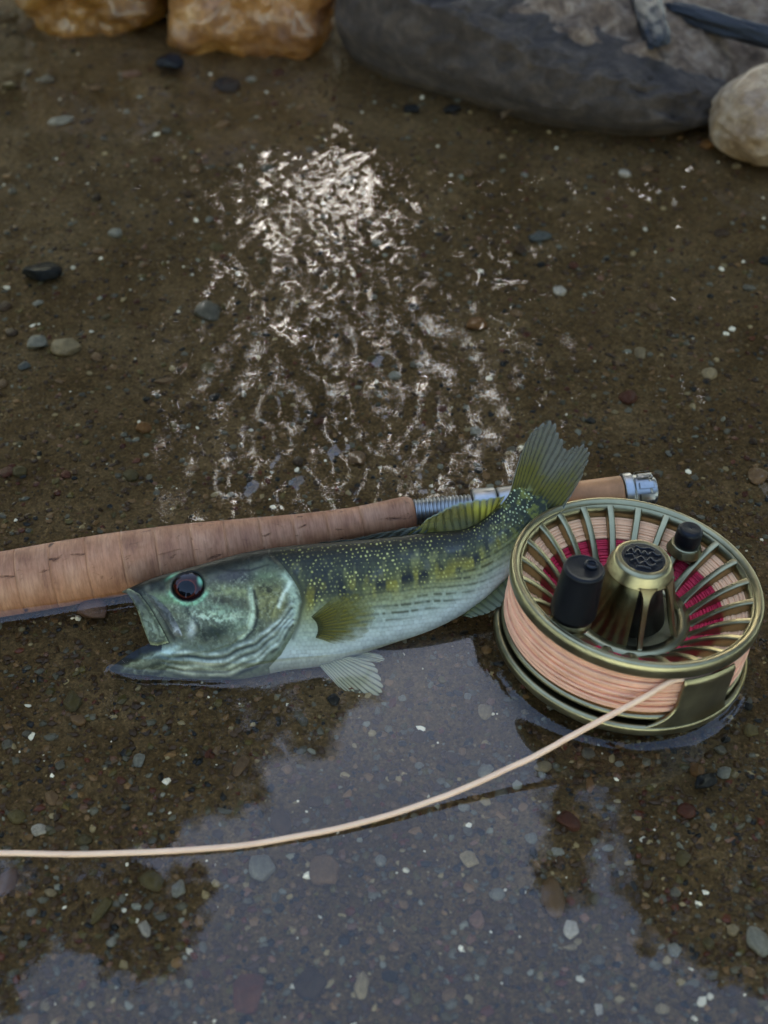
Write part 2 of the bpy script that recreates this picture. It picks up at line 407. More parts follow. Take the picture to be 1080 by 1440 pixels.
# a gap between the crowns where the low sun shows
sv = np.array(SUNV); ang = np.degrees(np.arccos(np.clip(dv @ sv, -1, 1)))
keep &= (ang > 2.1 + 1.0 * vnoise(az / 1.6, el / 1.6, seed=71)) | ((RNG.random(len(az)) < 0.14) & (ang > 0.8))
col_gap = np.exp(-(np.abs(az + 2.2 - 0.06 * (el - 38)) / (6.0 + 0.14 * (el - 30))) ** 3) * sm(26, 31, el) * (1 - sm(46, 49, el)) * (0.42 + 0.34 * sm(36, 42, el) + 0.25 * vnoise(az / 1.3, el / 1.3, seed=73))
keep &= RNG.random(len(az)) > col_gap
keep &= ~((np.hypot((az - 13.5) , el - 28.0) < 0.6))
az, el, nr, dist, dv = az[keep], el[keep], nr[keep], dist[keep], dv[keep]
P = org + dv * dist[:, None]
for k, (taz, tdist, lab) in enumerate(st):
    sel = np.nonzero(nr == k)[0]
    if len(sel) < 20: continue
    foot = np.array([math.sin(math.radians(taz)) * tdist * 1.15, math.cos(math.radians(taz)) * tdist * 1.15, 0.0]); foot[2] = float(bed_z(foot[0], foot[1])) - 0.1
    root = empty('leafy_tree', foot); tag(root, lab, 'tree', 'trees on the far bank')
    p = P[sel]; n = len(p); s = RNG.uniform(0.07, 0.12, n)
    a = RNG.normal(size=(n, 3)); a /= np.linalg.norm(a, axis=1)[:, None]
    b_ = np.cross(a, RNG.normal(size=(n, 3))); b_ /= np.linalg.norm(b_, axis=1)[:, None]; c_ = np.cross(a, b_)
    q = np.stack([p - a * s[:, None], p + b_ * s[:, None] * 0.5 - a * s[:, None] * 0.2 + c_ * s[:, None] * 0.1, p + a * s[:, None], p - b_ * s[:, None] * 0.5 - a * s[:, None] * 0.2 + c_ * s[:, None] * 0.1], 1).reshape(-1, 3) - foot
    g = RNG.uniform(0.6, 1.3, n)[:, None] * np.array([0.034, 0.042, 0.016]); cc = np.repeat(g, 4, 0)
    obj('crown', q, np.arange(4 * n).reshape(-1, 4), M_leaf, root, cc, smooth=False)
    top = np.array([0.25 * (p[:, 0].mean() - foot[0]), 0.25 * (p[:, 1].mean() - foot[1]), max(2.5, 0.55 * (np.percentile(p[:, 2], 90) - foot[2]))])
    V, F = tube(crom([(0, 0, -0.2), top * np.array([0.3, 0.3, 0.45]), top], 10), np.linspace(0.24, 0.1, 10), 10); Vs = [V]; Fs = [list(F)]
    off = len(V); Fall = list(F)
    for i in range(9):
        e = p[RNG.integers(n)] - foot; st_ = top * RNG.uniform(0.5, 1.0)
        V2, F2 = tube(crom([st_, (st_ + e) / 2 + np.array([0, 0, 0.3]), e], 8), np.linspace(0.07, 0.015, 8), 6)
        Vs.append(V2); Fall += [f + off for f in F2]; off += len(V2)
    obj('trunk', np.vstack(Vs), Fall, M_bark, root)

# ------------------------------------------------------------------ rocks on the far side
def box_rock(name, c, half, rotz, seed, mat, power=3.2, amp=0.12, freq=2.0, tilt=(0, 0), n=72, fine=0.02):
    """rounded, uneven stone: a superellipsoid with layered noise"""
    u = np.linspace(-math.pi / 2, math.pi / 2, n); v = np.linspace(0, 2 * math.pi, 2 * n, endpoint=False)
    Uu, Vv = np.meshgrid(u, v, indexing='ij')
    D = np.stack([np.cos(Uu) * np.cos(Vv), np.cos(Uu) * np.sin(Vv), np.sin(Uu)], -1)
    r = 1 / (np.abs(D) ** power).sum(-1) ** (1 / power)
    nn = D * freq
    r = r * (1 + amp * fbm(nn[..., 0] + seed, nn[..., 1], nn[..., 2], 3, seed) + fine * fbm(nn[..., 0] * 7, nn[..., 1] * 7 + seed, nn[..., 2] * 7, 4, seed + 5, 0.6))
    V = (D * r[..., None]).reshape(-1, 3) * np.array(half)
    o = obj(name, V, grid_faces(n, 2 * n, wrap_v=True), mat)
    o.location = c; o.rotation_euler = (tilt[0], tilt[1], rotz)
    return o
def rock_mat(name, c1, c2, c3, scale, rough, bump, coat=0.0, sss=0.0):
    m, t, out = mat_new(name)
    b = N(t, 'ShaderNodeBsdfPrincipled', Roughness=rough); b.inputs['Coat Weight'].default_value = coat; b.inputs['Coat Roughness'].default_value = 0.15
    a1 = noise_tex(t, scale, 6, 0.6, 0.6); r1 = ramp(t, a1.outputs['Fac'], [(0.32, c1), (0.5, c2), (0.68, c3)])
    a2 = noise_tex(t, scale * 14, 5, 0.7); r2 = ramp(t, a2.outputs['Fac'], [(0.3, (0.62, 0.6, 0.58)), (0.7, (1.2, 1.2, 1.2))])
    mx = t.nodes.new('ShaderNodeMix'); mx.data_type = 'RGBA'; mx.blend_type = 'MULTIPLY'; mx.inputs[0].default_value = 1
    t.links.new(r1.outputs[0], mx.inputs[6]); t.links.new(r2.outputs[0], mx.inputs[7]); t.links.new(mx.outputs[2], b.inputs['Base Color'])
    bp = N(t, 'ShaderNodeBump', Strength=0.7, Distance=bump); t.links.new(a2.outputs['Fac'], bp.inputs['Height']); t.links.new(bp.outputs[0], b.inputs['Normal'])
    if sss: b.inputs['Subsurface Weight'].default_value = sss; b.inputs['Subsurface Radius'].default_value = (0.008, 0.004, 0.002)
    t.links.new(b.outputs[0], out.inputs[0]); return m
M_amber = rock_mat('amber_quartzite', (0.13, 0.05, 0.008), (0.34, 0.145, 0.02), (0.50, 0.28, 0.075), 26, 0.34, 0.0025, 0.5, 0.1)
M_amber2 = rock_mat('honey_quartzite', (0.15, 0.05, 0.014), (0.40, 0.17, 0.036), (0.58, 0.32, 0.11), 24, 0.36, 0.0025, 0.45, 0.1)
M_slate = rock_mat('grey_sandstone', (0.050, 0.031, 0.018), (0.080, 0.052, 0.031), (0.145, 0.097, 0.060), 80, 0.8, 0.005)
M_tan = rock_mat('pale_tan_stone', (0.2, 0.10, 0.03), (0.33, 0.205, 0.10), (0.46, 0.33, 0.2), 30, 0.5, 0.0015, 0.2)
M_black = rock_mat('black_wet_stone', (0.006, 0.006, 0.007), (0.011, 0.011, 0.012), (0.022, 0.021, 0.021), 40, 0.5, 0.002, 0.12)
M_grit = rock_mat('sandy_grit', (0.10, 0.055, 0.026), (0.25, 0.15, 0.08), (0.45, 0.31, 0.19), 120, 0.8, 0.004)
def place_rock(name, x0, x1, ybase, depth, height, seed, mat, label, rotz=0.0, **kw):
    L = ground(x0, ybase, 0); R_ = ground(x1, ybase, 0); hw = (R_[0] - L[0]) / 2
    c = ((L[0] + R_[0]) / 2, L[1] + depth / 2, height * 0.35)
    o = box_rock(name, c, (hw, depth / 2, height / 2 * 1.0), rotz, seed, mat, **kw)
    return tag(o, label, 'rock')
r1 = place_rock('amber_rock', 4, 247, 50, 0.10, 0.085, 4, M_amber, 'glossy amber rock in the top left corner, its left end out of frame', rotz=-0.06, amp=0.16, power=3.6, fine=0.03)
r2 = place_rock('amber_rock', 244, 468, 76, 0.10, 0.095, 9, M_amber2, 'honey coloured rock between the amber corner rock and the long grey slab', rotz=-0.08, amp=0.15, power=3.6, fine=0.03)
# long grey slab lofted along its water line
bpx = [(474, 58), (500, 82), (560, 108), (640, 132), (720, 155), (800, 174), (880, 185), (960, 184), (1020, 168), (1046, 146)]
hts = [0.040, 0.052, 0.053, 0.047, 0.038, 0.032, 0.028, 0.022, 0.016, 0.011]
nst = 150
base = crom(ground(*np.array(bpx, float).T, 0.0), nst); hh = crom(np.array(hts)[:, None], nst)[:, 0]
cen = base.mean(0) + np.array([0, 0.16, 0])
sec = [(0.02, -0.6), (0.006, -0.2), (0.0, 0.08), (-0.006, 0.35), (-0.004, 0.72), (-0.002, 0.92), (0.002, 0.975), (0.010, 0.985), (0.05, 0.93), (0.09, 0.8), (0.12, 0.5), (0.13, -0.3)]
prof = crom(sec, 70); Vr = np.zeros((nst, 70, 3))
tan = np.gradient(base, axis=0); tan /= np.linalg.norm(tan, axis=1)[:, None]; nor = np.stack([-tan[:, 1], tan[:, 0], 0 * tan[:, 0]], -1)
endk = np.minimum(1, np.minimum(np.arange(nst), nst - 1 - np.arange(nst)) / 9.0); endk = np.sqrt(np.clip(1 - (1 - endk) ** 2, 0, 1))
ctr_h = hh * 0.35
for i in range(nst):
    dep = prof[:, 0] + (1 - endk[i]) * 0.03 * (prof[:, 0] < 0.03)
    Vr[i] = base[i] + nor[i] * (0.05 + (dep - 0.05) * (0.25 + 0.75 * endk[i]))[:, None] + np.array([0, 0, 1.0]) * (ctr_h[i] + (prof[:, 1] * hh[i] - ctr_h[i]) * (0.35 + 0.65 * endk[i]))[:, None]
q = Vr.reshape(-1, 3)
rdg = 1 - np.abs(fbm(q[:, 0] * 30, q[:, 1] * 30, q[:, 2] * 60, 5, 77, 0.6))
dd = 0.009 * (rdg - 0.65) + 0.0022 * fbm(q[:, 0] * 160, q[:, 1] * 160, q[:, 2] * 160, 3, 78)
q = q + dd[:, None] * np.array([0.2, -0.7, 0.7])
slab = obj('grey_slab', q, grid_faces(nst, 70), M_slate)
tag(slab, 'long dark grey slab of rock along the far edge of the pool', 'rock')
place_rock('tan_rock', 1012, 1230, 243, 0.065, 0.040, 21, M_tan, 'pale tan rock cut by the right edge at the end of the grey slab', rotz=0.25, amp=0.10, power=2.4, fine=0.008)
# sandy grit heaped on and behind the slab
gx = np.linspace(-0.02, 0.40, 180); gy = np.linspace(0.66, 1.02, 130); GX, GY = np.meshgrid(gx, gy, indexing='ij')
bx = base[:, 0]; by = base[:, 1]; front = np.interp(GX, bx, by) + 0.024; dfr = GY - front
GZ = np.interp(GX, bx, hh) * 1.02 * sm(-0.012, 0.006, dfr) + 0.006 * sm(0.0, 0.05, dfr) - 0.05 * sm(0.10, 0.2, dfr) + 0.0055 * fbm(GX * 60, GY * 60, oct=4, seed=81) - 0.10 * (1 - sm(0.02, 0.07, GX)) + 0.002
grit = obj('sandy_grit', np.stack([GX, GY, GZ], -1).reshape(-1, 3), grid_faces(180, 130), M_grit)
tag(grit, 'loose brown sand and grit lying on top of the grey slab', 'grit', kind='stuff')
for (p0, p1, wd, lab) in [((905, -20), (925, 62), 20, 'short black wet stone sliver standing in the grit at the top'), ((930, 10), (1110, 62), 14, 'long black wet stone strip across the top right corner')]:
    zz = 0.034 if wd == 20 else 0.030
    a_ = ground(*p0, zz); b_ = ground(*p1, zz); c_ = (a_ + b_) / 2; L_ = np.linalg.norm(b_ - a_)
    o = box_rock('black_stone', c_, (L_ / 2, wd / 2600, 0.005), math.atan2(b_[1] - a_[1], b_[0] - a_[0]), wd, M_black, power=3, amp=0.2)
    tag(o, lab, 'stone')

# ------------------------------------------------------------------ gravel and pebbles
def ico(sub):
    import bmesh
    bm = bmesh.new(); bmesh.ops.create_icosphere(bm, subdivisions=sub, radius=1.0)
    bm.verts.ensure_lookup_table(); V = np.array([v.co[:] for v in bm.verts]); F = np.array([[v.index for v in f.verts] for f in bm.faces]); bm.free()
    return V, F
I1, IF1 = ico(1); I3, IF3 = ico(3)
PAL = {'tan': lin(150, 120, 85), 'cream': lin(190, 175, 140), 'grey': lin(120, 120, 112), 'pale_grey': lin(165, 170, 165), 'olive': lin(112, 102, 58), 'rust': lin(112, 62, 42),
       'dark': lin(42, 42, 44), 'brown': lin(88, 66, 44), 'white': lin(222, 222, 218), 'pink': lin(150, 115, 100), 'ochre': lin(150, 105, 45), 'blue_grey': lin(105, 115, 120), 'black': lin(20, 21, 24)}
# a mass of small grains
def scatter(n, lo, hi, seed, pw):
    r = np.random.default_rng(seed)
    px = r.uniform(-60, 1140, n); py = 20 + 1460 * r.random(n)
    p = ground(px, py, -0.008); s = lo * (hi / lo) ** (r.random(n) ** pw)
    return p, s, r
p, s, r = scatter(30000, 0.00035, 0.0017, 101, 1.9)
keys = ['tan', 'grey', 'brown', 'brown', 'brown', 'olive', 'rust', 'dark', 'cream', 'pale_grey', 'pink', 'white']
wts = np.array([0.13, 0.12, 0.2, 0.14, 0.1, 0.08, 0.05, 0.08, 0.035, 0.03, 0.03, 0.012]); wts /= wts.sum()
ck = r.choice(len(keys), len(p), p=wts); cols = np.array([PAL[k] for k in keys])[ck] * r.uniform(0.5, 1.0, (len(p), 1)) * 0.62 * np.array([1.0, 0.84, 0.62])
cols[ck == 11] *= 2.3
p[:, 2] = bed_z(p[:, 0], p[:, 1]) + s * 0.1
jit = 1 + 0.7 * (r.random((len(p), len(I1))) - 0.5)
sc = np.stack([s * r.uniform(0.8, 1.4, len(p)), s * r.uniform(0.7, 1.1, len(p)), s * r.uniform(0.4, 0.7, len(p))], -1)
a_ = r.uniform(0, 6.28, len(p)); ca, sa = np.cos(a_)[:, None], np.sin(a_)[:, None]
lv = I1[None] * jit[..., None] * sc[:, None, :]
lx = lv[..., 0] * ca - lv[..., 1] * sa; ly = lv[..., 0] * sa + lv[..., 1] * ca
V = np.stack([lx, ly, lv[..., 2]], -1) + p[:, None, :]
F = IF1[None] + (np.arange(len(p)) * len(I1))[:, None, None]
M_grain = vcol_mat('wet_grain', 0.4, spec=0.25)
grav = obj('gravel', V.reshape(-1, 3), F.reshape(-1, 3), M_grain, None, np.repeat(cols, len(I1), 0), smooth=False)
tag(grav, 'fine brown and grey gravel grains strewn over the stream bed', 'gravel', kind='stuff')

# pebble meshes, shared by the copies
def pebble_mesh(seed, angular):
    d = I3; r_ = 1 + 0.16 * fbm(d[:, 0] * 1.5 + seed * 3.1, d[:, 1] * 1.5, d[:, 2] * 1.5, 3, seed)
    V = d * r_[:, None]
    if angular:
        rg = np.random.default_rng(seed)
        for _ in range(10):
            n = rg.normal(size=3); n /= np.linalg.norm(n); h = rg.uniform(0.55, 0.88)
            e = V @ n - h; V = V - np.maximum(e, 0)[:, None] * n
    return V
PMESH = [pebble_mesh(i, i % 4 != 0) for i in range(10)]
def pebble_mat(key, c, gloss=0.35):
    m, t, out = mat_new('pebble_' + key); b = N(t, 'ShaderNodeBsdfPrincipled', Roughness=gloss); b.inputs['Specular IOR Level'].default_value = 0.3
    oi = N(t, 'ShaderNodeObjectInfo'); n = noise_tex(t, 2.2, 6, 0.65); n2 = noise_tex(t, 14, 4, 0.7)
    r1 = ramp(t, n.outputs['Fac'], [(0.3, np.array(c) * 0.55), (0.55, np.array(c) * 0.95), (0.75, np.minimum(np.array(c) * 1.25, 0.9))])
    r2 = ramp(t, n2.outputs['Fac'], [(0.35, (0.65, 0.63, 0.6)), (0.65, (1.1, 1.1, 1.1))])
    mx = t.nodes.new('ShaderNodeMix'); mx.data_type = 'RGBA'; mx.blend_type = 'MULTIPLY'; mx.inputs[0].default_value = 1
    t.links.new(r1.outputs[0], mx.inputs[6]); t.links.new(r2.outputs[0], mx.inputs[7])
    h = N(t, 'ShaderNodeHueSaturation'); mr = N(t, 'ShaderNodeMapRange'); mr.inputs[3].default_value = 0.75; mr.inputs[4].default_value = 1.2
    t.links.new(oi.outputs['Random'], mr.inputs[0]); t.links.new(mr.outputs[0], h.inputs['Value']); t.links.new(mx.outputs[2], h.inputs['Color']); t.links.new(h.outputs[0], b.inputs['Base Color'])
    bp = N(t, 'ShaderNodeBump', Strength=0.4, Distance=0.05); t.links.new(n2.outputs['Fac'], bp.inputs['Height']); t.links.new(bp.outputs[0], b.inputs['Normal'])
    t.links.new(b.outputs[0], out.inputs[0]); return m
PM = {k: pebble_mat(k, (c * 0.55 + 0.06 * c.mean()) * np.array([1.05, 0.88, 0.70]), 0.15 if k in ('black', 'white') else 0.35) for k, c in PAL.items()}
PME = {}
def pebble(px, py, wx, wy, key, seed, label, group=None, sink=0.25, rise=0.0, flat=0.6):
    z0 = -0.007
    g = ground(px, py, z0); z0 = float(bed_z(g[0], g[1])); g = ground(px, py, z0)
    pm = FPX / np.linalg.norm(g - CAM)
    rx_ = wx / 2 / pm; ry_ = wy / 2 / pm / math.sin(math.radians(50)); rz_ = min(rx_, ry_) * flat
    mk = (seed % 10, key)
    if mk not in PME: PME[mk] = make_mesh('pebble', PMESH[seed % 10], IF3, PM[key])
    o = new_obj('pebble', PME[mk]); o.scale = (rx_, ry_, rz_); o.location = (g[0], g[1], z0 + rz_ * (1 - 2 * sink) + rise)
    rg = random.Random(seed * 7 + int(px)); o.rotation_euler = (rg.uniform(-.15, .15), rg.uniform(-.15, .15), rg.uniform(-.5, .5))
    return tag(o, label, 'pebble', group)
NAMED = [
 (60, 391, 54, 34, 'black', 1, 'glossy black stone at the left edge above the pale pebbles', 0.001),
 (95, 491, 42, 27, 'cream', 3, 'cream angular pebble beside a pale grey one at the left', 0),
 (53, 487, 34, 24, 'pale_grey', 5, 'pale grey pebble touching the cream angular one', 0),
 (36, 517, 20, 13, 'blue_grey', 2, 'small lavender grey pebble just below the pale grey pebble', 0),
 (292, 440, 44, 34, 'grey', 5, 'pale greenish grey pebble left of the ripples', -0.002),
 (237, 102, 44, 26, 'black', 7, 'black stone just below the two amber rocks', 0.004),
 (320, 124, 38, 24, 'dark', 9, 'dark stone below the honey coloured rock', 0),
 (186, 106, 28, 12, 'pink', 3, 'flat pinkish pebble left of the black stone under the rocks', 0),
 (86, 172, 40, 14, 'pale_grey', 6, 'pale whitish pebble in the upper left shallows', 0),
 (134, 873, 50, 34, 'pink', 5, 'pinkish brown pebble in front of the open mouth of the fish', 0.004),
 (105, 990, 28, 28, 'olive', 2, 'round olive yellow pebble below the lower jaw', 0),
 (110, 1014, 26, 17, 'tan', 1, 'small tan chip just below the round olive pebble', 0),
 (74, 1122, 18, 22, 'tan', 3, 'small tan pebble above the fly line at the left', 0),
 (25, 1150, 24, 16, 'olive', 4, 'dull olive pebble just above the fly line near the left edge', 0),
 (340, 1078, 22, 32, 'tan', 6, 'upright tan pebble in the dark reflection under the fish', 0),
 (54, 1170, 22, 15, 'white', 7, 'sparkling white quartz bit just above the fly line', 0),
 (10, 1243, 26, 34, 'pink', 8, 'pale pinkish pebble at the left edge below the fly line', 0),
 (214, 1242, 42, 28, 'olive', 5, 'flat olive pebble below the fly line', 0),
 (253, 1253, 22, 24, 'pale_grey', 2, 'small round pale pebble right of the flat olive pebble', 0),
 (145, 1279, 17, 40, 'olive', 9, 'narrow pale olive pebble in the lower left dark patch', 0),
 (203, 1306, 17, 26, 'white', 1, 'glassy white quartz sliver in the lower left dark patch', 0),
 (370, 1220, 38, 36, 'pale_grey', 3, 'pale bluish angular pebble just below the fly line', 0),
 (453, 1230, 46, 40, 'tan', 7, 'broad tan angular pebble below the middle of the fly line', 0),
 (395, 1158, 28, 34, 'brown', 4, 'muted brown pebble just above the fly line', 0),
 (509, 1387, 24, 38, 'cream', 5, 'cream pebble near the bottom edge', 0),
 (345, 1396, 64, 46, 'rust', 6, 'large dull reddish brown stone near the bottom edge', -0.002),
 (440, 1385, 52, 42, 'brown', 2, 'dull brown stone right of the large reddish one', -0.002),
 (682, 1002, 22, 24, 'cream', 9, 'cream pebble in the sky reflection left of the reel', 0),
 (830, 1103, 12, 24, 'ochre', 3, 'small orange chip in the dark water below the reel', 0),
 (797, 1156, 28, 34, 'rust', 1, 'rust red pebble on the edge of the sky reflection', 0),
 (982, 1086, 22, 22, 'ochre', 2, 'round ochre pebble above a black stone below the reel', 0),
 (988, 1107, 42, 22, 'black', 5, 'black wet stone below the reel', 0.002),
 (965, 1142, 24, 20, 'rust', 4, 'dull rust pebble under the black wet stone', 0),
 (1018, 1088, 22, 16, 'pale_grey', 6, 'pale pebble right of the round ochre pebble', 0),
 (804, 1307, 22, 26, 'white', 3, 'white triangular quartz pebble at lower right', 0),
 (801, 1333, 20, 9, 'cream', 1, 'flat cream chip just below the white triangular pebble', 0),
 (659, 1212, 25, 23, 'cream', 7, 'cream star shaped pebble right of the middle', 0),
 (778, 1266, 30, 50, 'tan', 8, 'long tan stone leaning up in the narrow dark reflection', 0),
 (842, 1420, 12, 17, 'white', 9, 'tiny white triangular chip near the bottom edge', 0),
 (672, 1297, 24, 22, 'pink', 2, 'pinkish pebble in the middle of the sky reflection', 0),
 (960, 1208, 22, 20, 'olive', 6, 'olive pebble in the dark water at lower right', 0),
 (1065, 1325, 28, 34, 'pale_grey', 4, 'pale stone at the right edge of the lower dark patch', 0),
 (883, 562, 24, 20, 'rust', 8, 'brick red pebble behind the reel', 0),
 (762, 336, 36, 17, 'blue_grey', 2, 'flat pale bluish pebble far behind the tail', 0),
 (787, 411, 20, 18, 'white', 3, 'small white pebble behind the tail', 0),
 (900, 498, 18, 18, 'cream', 6, 'round cream pebble above the brick red one', 0),
 (669, 460, 36, 22, 'ochre', 5, 'yellow ochre pebble at the right side of the ripples', 0),
 (878, 246, 16, 16, 'white', 4, 'small round white pebble below the grey slab', 0),
 (1064, 672, 28, 26, 'tan', 9, 'orange tan pebble at the right edge behind the reel', 0),
 (10, 668, 24, 16, 'rust', 7, 'dark red pebble at the left edge behind the rod', 0),
 (30, 665, 22, 18, 'olive', 3, 'olive yellow pebble beside the dark red one', 0),
 (230, 538, 30, 12, 'tan', 1, 'flat tan shard left of the ripples', 0),
 (203, 604, 22, 16, 'ochre', 4, 'ochre pebble left of the ripples', 0),
 (580, 157, 26, 18, 'black', 2, 'black pebble at the foot of the grey slab', 0),
 (636, 156, 28, 16, 'dark', 6, 'dark pebble at the foot of the slab beside the black pebble', 0),
 (995, 205, 20, 20, 'ochre', 8, 'ochre pebble between the grey slab and the tan rock', 0),
 (668, 610, 20, 16, 'pale_grey', 5, 'pale pebble behind the dorsal fin', 0),
 (500, 648, 28, 20, 'tan', 7, 'tan pebble under the ripples behind the rod', 0),
]
for (px, py, wx, wy, k, sd_, lab, rise) in NAMED: pebble(px, py, wx, wy, k, sd_, lab, rise=rise)
rg = np.random.default_rng(55); cnt = {}
GEN = {'tan': 'small tan pebble half sunk in the sand', 'brown': 'small brown pebble half sunk in the sand', 'grey': 'small grey pebble half sunk in the sand', 'olive': 'small olive pebble half sunk in the sand',
       'pale_grey': 'small pale grey pebble half sunk in the sand', 'dark': 'small dark pebble half sunk in the sand', 'rust': 'small reddish pebble half sunk in the sand', 'cream': 'small cream pebble half sunk in the sand'}
gk = list(GEN); gw = np.array([0.2, 0.22, 0.17, 0.13, 0.1, 0.08, 0.05, 0.05]); gw /= gw.sum()
def gen_label(k, wx, px, py):
    k = {'pale_grey': 'pale grey', 'rust': 'reddish'}.get(k, k)
    if py < 330: z = 'in the upper shallows ' + ('below the amber rocks' if px < 470 else 'below the grey slab')
    elif py < 700: z = ('behind the rod grip at the left' if px < 300 else 'under the ripples behind the rod' if px < 660 else 'behind the reel and tail') + (' far back' if py < 500 else '')
    elif py < 1200: z = 'below the jaw of the fish' if px < 330 and py < 1100 else 'beside the fly line' if px < 700 else 'below the reel'
    else: z = ('at the lower left' if px < 320 else 'at the bottom middle' if px < 720 else 'at the lower right') + (' near the bottom edge' if py > 1330 else '')
    return ('tiny ' if wx < 13 else 'small ' if wx < 19 else 'larger ') + k + ' pebble half sunk ' + z
placed = [(q[0], q[1]) for q in NAMED]; n_done = 0
while n_done < 235:
    px, py = rg.uniform(0, 1080), rg.uniform(100, 1440)
    if any((px - a) ** 2 + (py - b) ** 2 < 32 ** 2 for a, b in placed[-400:]): continue
    if 690 < py < 960 and not (px < 150 and py > 880): continue
    if py < 200 and px > 460: continue
    placed.append((px, py)); k = gk[rg.choice(len(gk), p=gw)]; wx = 10 + 13 * rg.random() ** 1.8 * (1.15 if py > 950 else 0.9)
    pebble(px, py, wx, wx * rg.uniform(0.5, 0.95), k, int(rg.integers(0, 40)), gen_label(k, wx, px, py), 'small pebbles of the stream bed', sink=rg.uniform(0.25, 0.45)); n_done += 1

# ------------------------------------------------------------------ fly rod
M_cork, t, out = mat_new('cork')
b = N(t, 'ShaderNodeBsdfPrincipled', Roughness=0.6); b.inputs['Specular IOR Level'].default_value = 0.35
oi = N(t, 'ShaderNodeObjectInfo')
n1 = noise_tex(t, 60, 6, 0.65, 0.3, sc=(1, 1, 2.2)); r1 = ramp(t, n1.outputs['Fac'], [(0.28, (0.23, 0.085, 0.036)), (0.5, (0.38, 0.162, 0.072)), (0.72, (0.48, 0.235, 0.118))])
n2 = noise_tex(t, 130, 6, 0.68, 0.8, sc=(1.6, 1.6, 0.8)); r2 = ramp(t, n2.outputs['Fac'], [(0.31, (0.14, 0.08, 0.05)), (0.35, (0.5, 0.45, 0.4)), (0.40, (1, 1, 1))])
n3 = noise_tex(t, 420, 3, 0.7, 0.0, sc=(0.35, 0.35, 3.0)); r3 = ramp(t, n3.outputs['Fac'], [(0.3, (0.72, 0.7, 0.68)), (0.6, (1.08, 1.08, 1.08))])
prev = r1.outputs[0]
for rr_ in (r2, r3):
    mx = t.nodes.new('ShaderNodeMix'); mx.data_type = 'RGBA'; mx.blend_type = 'MULTIPLY'; mx.inputs[0].default_value = 1
    t.links.new(prev, mx.inputs[6]); t.links.new(rr_.outputs[0], mx.inputs[7]); prev = mx.outputs[2]
h = N(t, 'ShaderNodeHueSaturation'); mr = N(t, 'ShaderNodeMapRange'); mr.inputs[3].default_value = 0.84; mr.inputs[4].default_value = 1.10
t.links.new(oi.outputs['Random'], mr.inputs[0]); t.links.new(mr.outputs[0], h.inputs['Value']); t.links.new(prev, h.inputs['Color']); t.links.new(h.outputs[0], b.inputs['Base Color'])
bp = N(t, 'ShaderNodeBump', Strength=0.5, Distance=0.0008); t.links.new(r2.outputs[0], bp.inputs['Height']); t.links.new(bp.outputs[0], b.inputs['Normal'])
t.links.new(b.outputs[0], out.inputs[0])
M_nickel = simple_mat('nickel_silver', (0.30, 0.295, 0.28), 0.36, 1.0, noise=(300, 0.15), rvar=0.1)
M_wood = simple_mat('wooden_insert', (0.46, 0.20, 0.075), 0.45, spec=0.2, noise=(90, 0.35))
rod = empty('fly_rod', (0, 0, 0)); tag(rod, 'fly rod with cork grip lying in the water behind the fish', 'fishing rod')
def along(P0, P1, prof, n=64, closed=True):
    """lathe about the axis P0-P1; the profile is (distance along, radius)"""
    ax = P1 - P0; L = np.linalg.norm(ax); ax /= L
    u = np.cross(ax, [0, 0, 1.0]); u /= np.linalg.norm(u); v = np.cross(u, ax)
    p = np.asarray(prof, float); th = np.linspace(0, 2 * math.pi, n, endpoint=False)
    V = P0 + p[None, :, 0, None] * ax + p[None, :, 1, None] * (np.cos(th)[:, None, None] * u + np.sin(th)[:, None, None] * v)
    return V.reshape(-1, 3), [grid_faces(n, len(p), wrap_u=True, wrap_v=closed)]
def local_axis_obj(name, P0, P1, prof, mat, parent, n=64):
    """same, but with the object's own Z along the axis"""
    ax = (P1 - P0) / np.linalg.norm(P1 - P0)
    p = np.asarray(prof, float); z0 = p[:, 0].mean()
    th = np.linspace(0, 2 * math.pi, n, endpoint=False)
    V = np.stack([np.cos(th)[:, None] * p[:, 1], np.sin(th)[:, None] * p[:, 1], np.ones((n, 1)) * (p[:, 0] - z0)], -1).reshape(-1, 3)
    o = obj(name, V, [grid_faces(n, len(p), wrap_u=True, wrap_v=True)], mat, parent)
    o.matrix_world = Matrix.Translation(Vector(P0 + ax * z0)) @ Vector(ax).to_track_quat('Z', 'Y').to_matrix().to_4x4()
    return o
GL = np.linalg.norm(GRIP1 - GRIP0)
# radius of the grip along its length, from pixel half-widths in the photograph
gpx = np.array([-120, 0, 90, 160, 260, 350, 430, 495, 540, 566, 582]); gr = np.array([44, 46, 46.5, 45.5, 41, 33, 26, 22.5, 23.5, 25, 25.2])
axs = np.array([np.linalg.norm(ground(x, np.interp(x, [-120, 582], [843, 721]), np.interp(x, [-120, 582], [0.001, 0.009])) - GRIP0) for x in gpx])
def grip_r(d): return np.interp(d, axs, gr / np.linspace(4050, 3880, len(gr)))
edges = [0.0]; k = 0
while edges[-1] < GL - 0.008: edges.append(edges[-1] + 0.0125 * (0.94 + 0.12 * random.random()))
edges[-1] = GL
for i, (e0, e1) in enumerate(zip(edges[:-1], edges[1:])):
    d = np.linspace(e0, e1, 14); rr_ = grip_r(d).copy(); pass
    if i == len(edges) - 2: rr_[-1] -= 0.0012; rr_[-2] -= 0.0003
    prof = [(d[0], 0.003)] + list(zip(d, rr_)) + [(d[-1], 0.003)]
    o = local_axis_obj('cork_ring', GRIP0, GRIP1, prof, M_cork, rod)
    o.matrix_world = o.matrix_world @ Matrix.Rotation(random.uniform(0, 6.28), 4, 'Z')
SL = np.linalg.norm(SEAT1 - SEAT0)
pr = [(-0.002, 0.003)]; d = 0.0
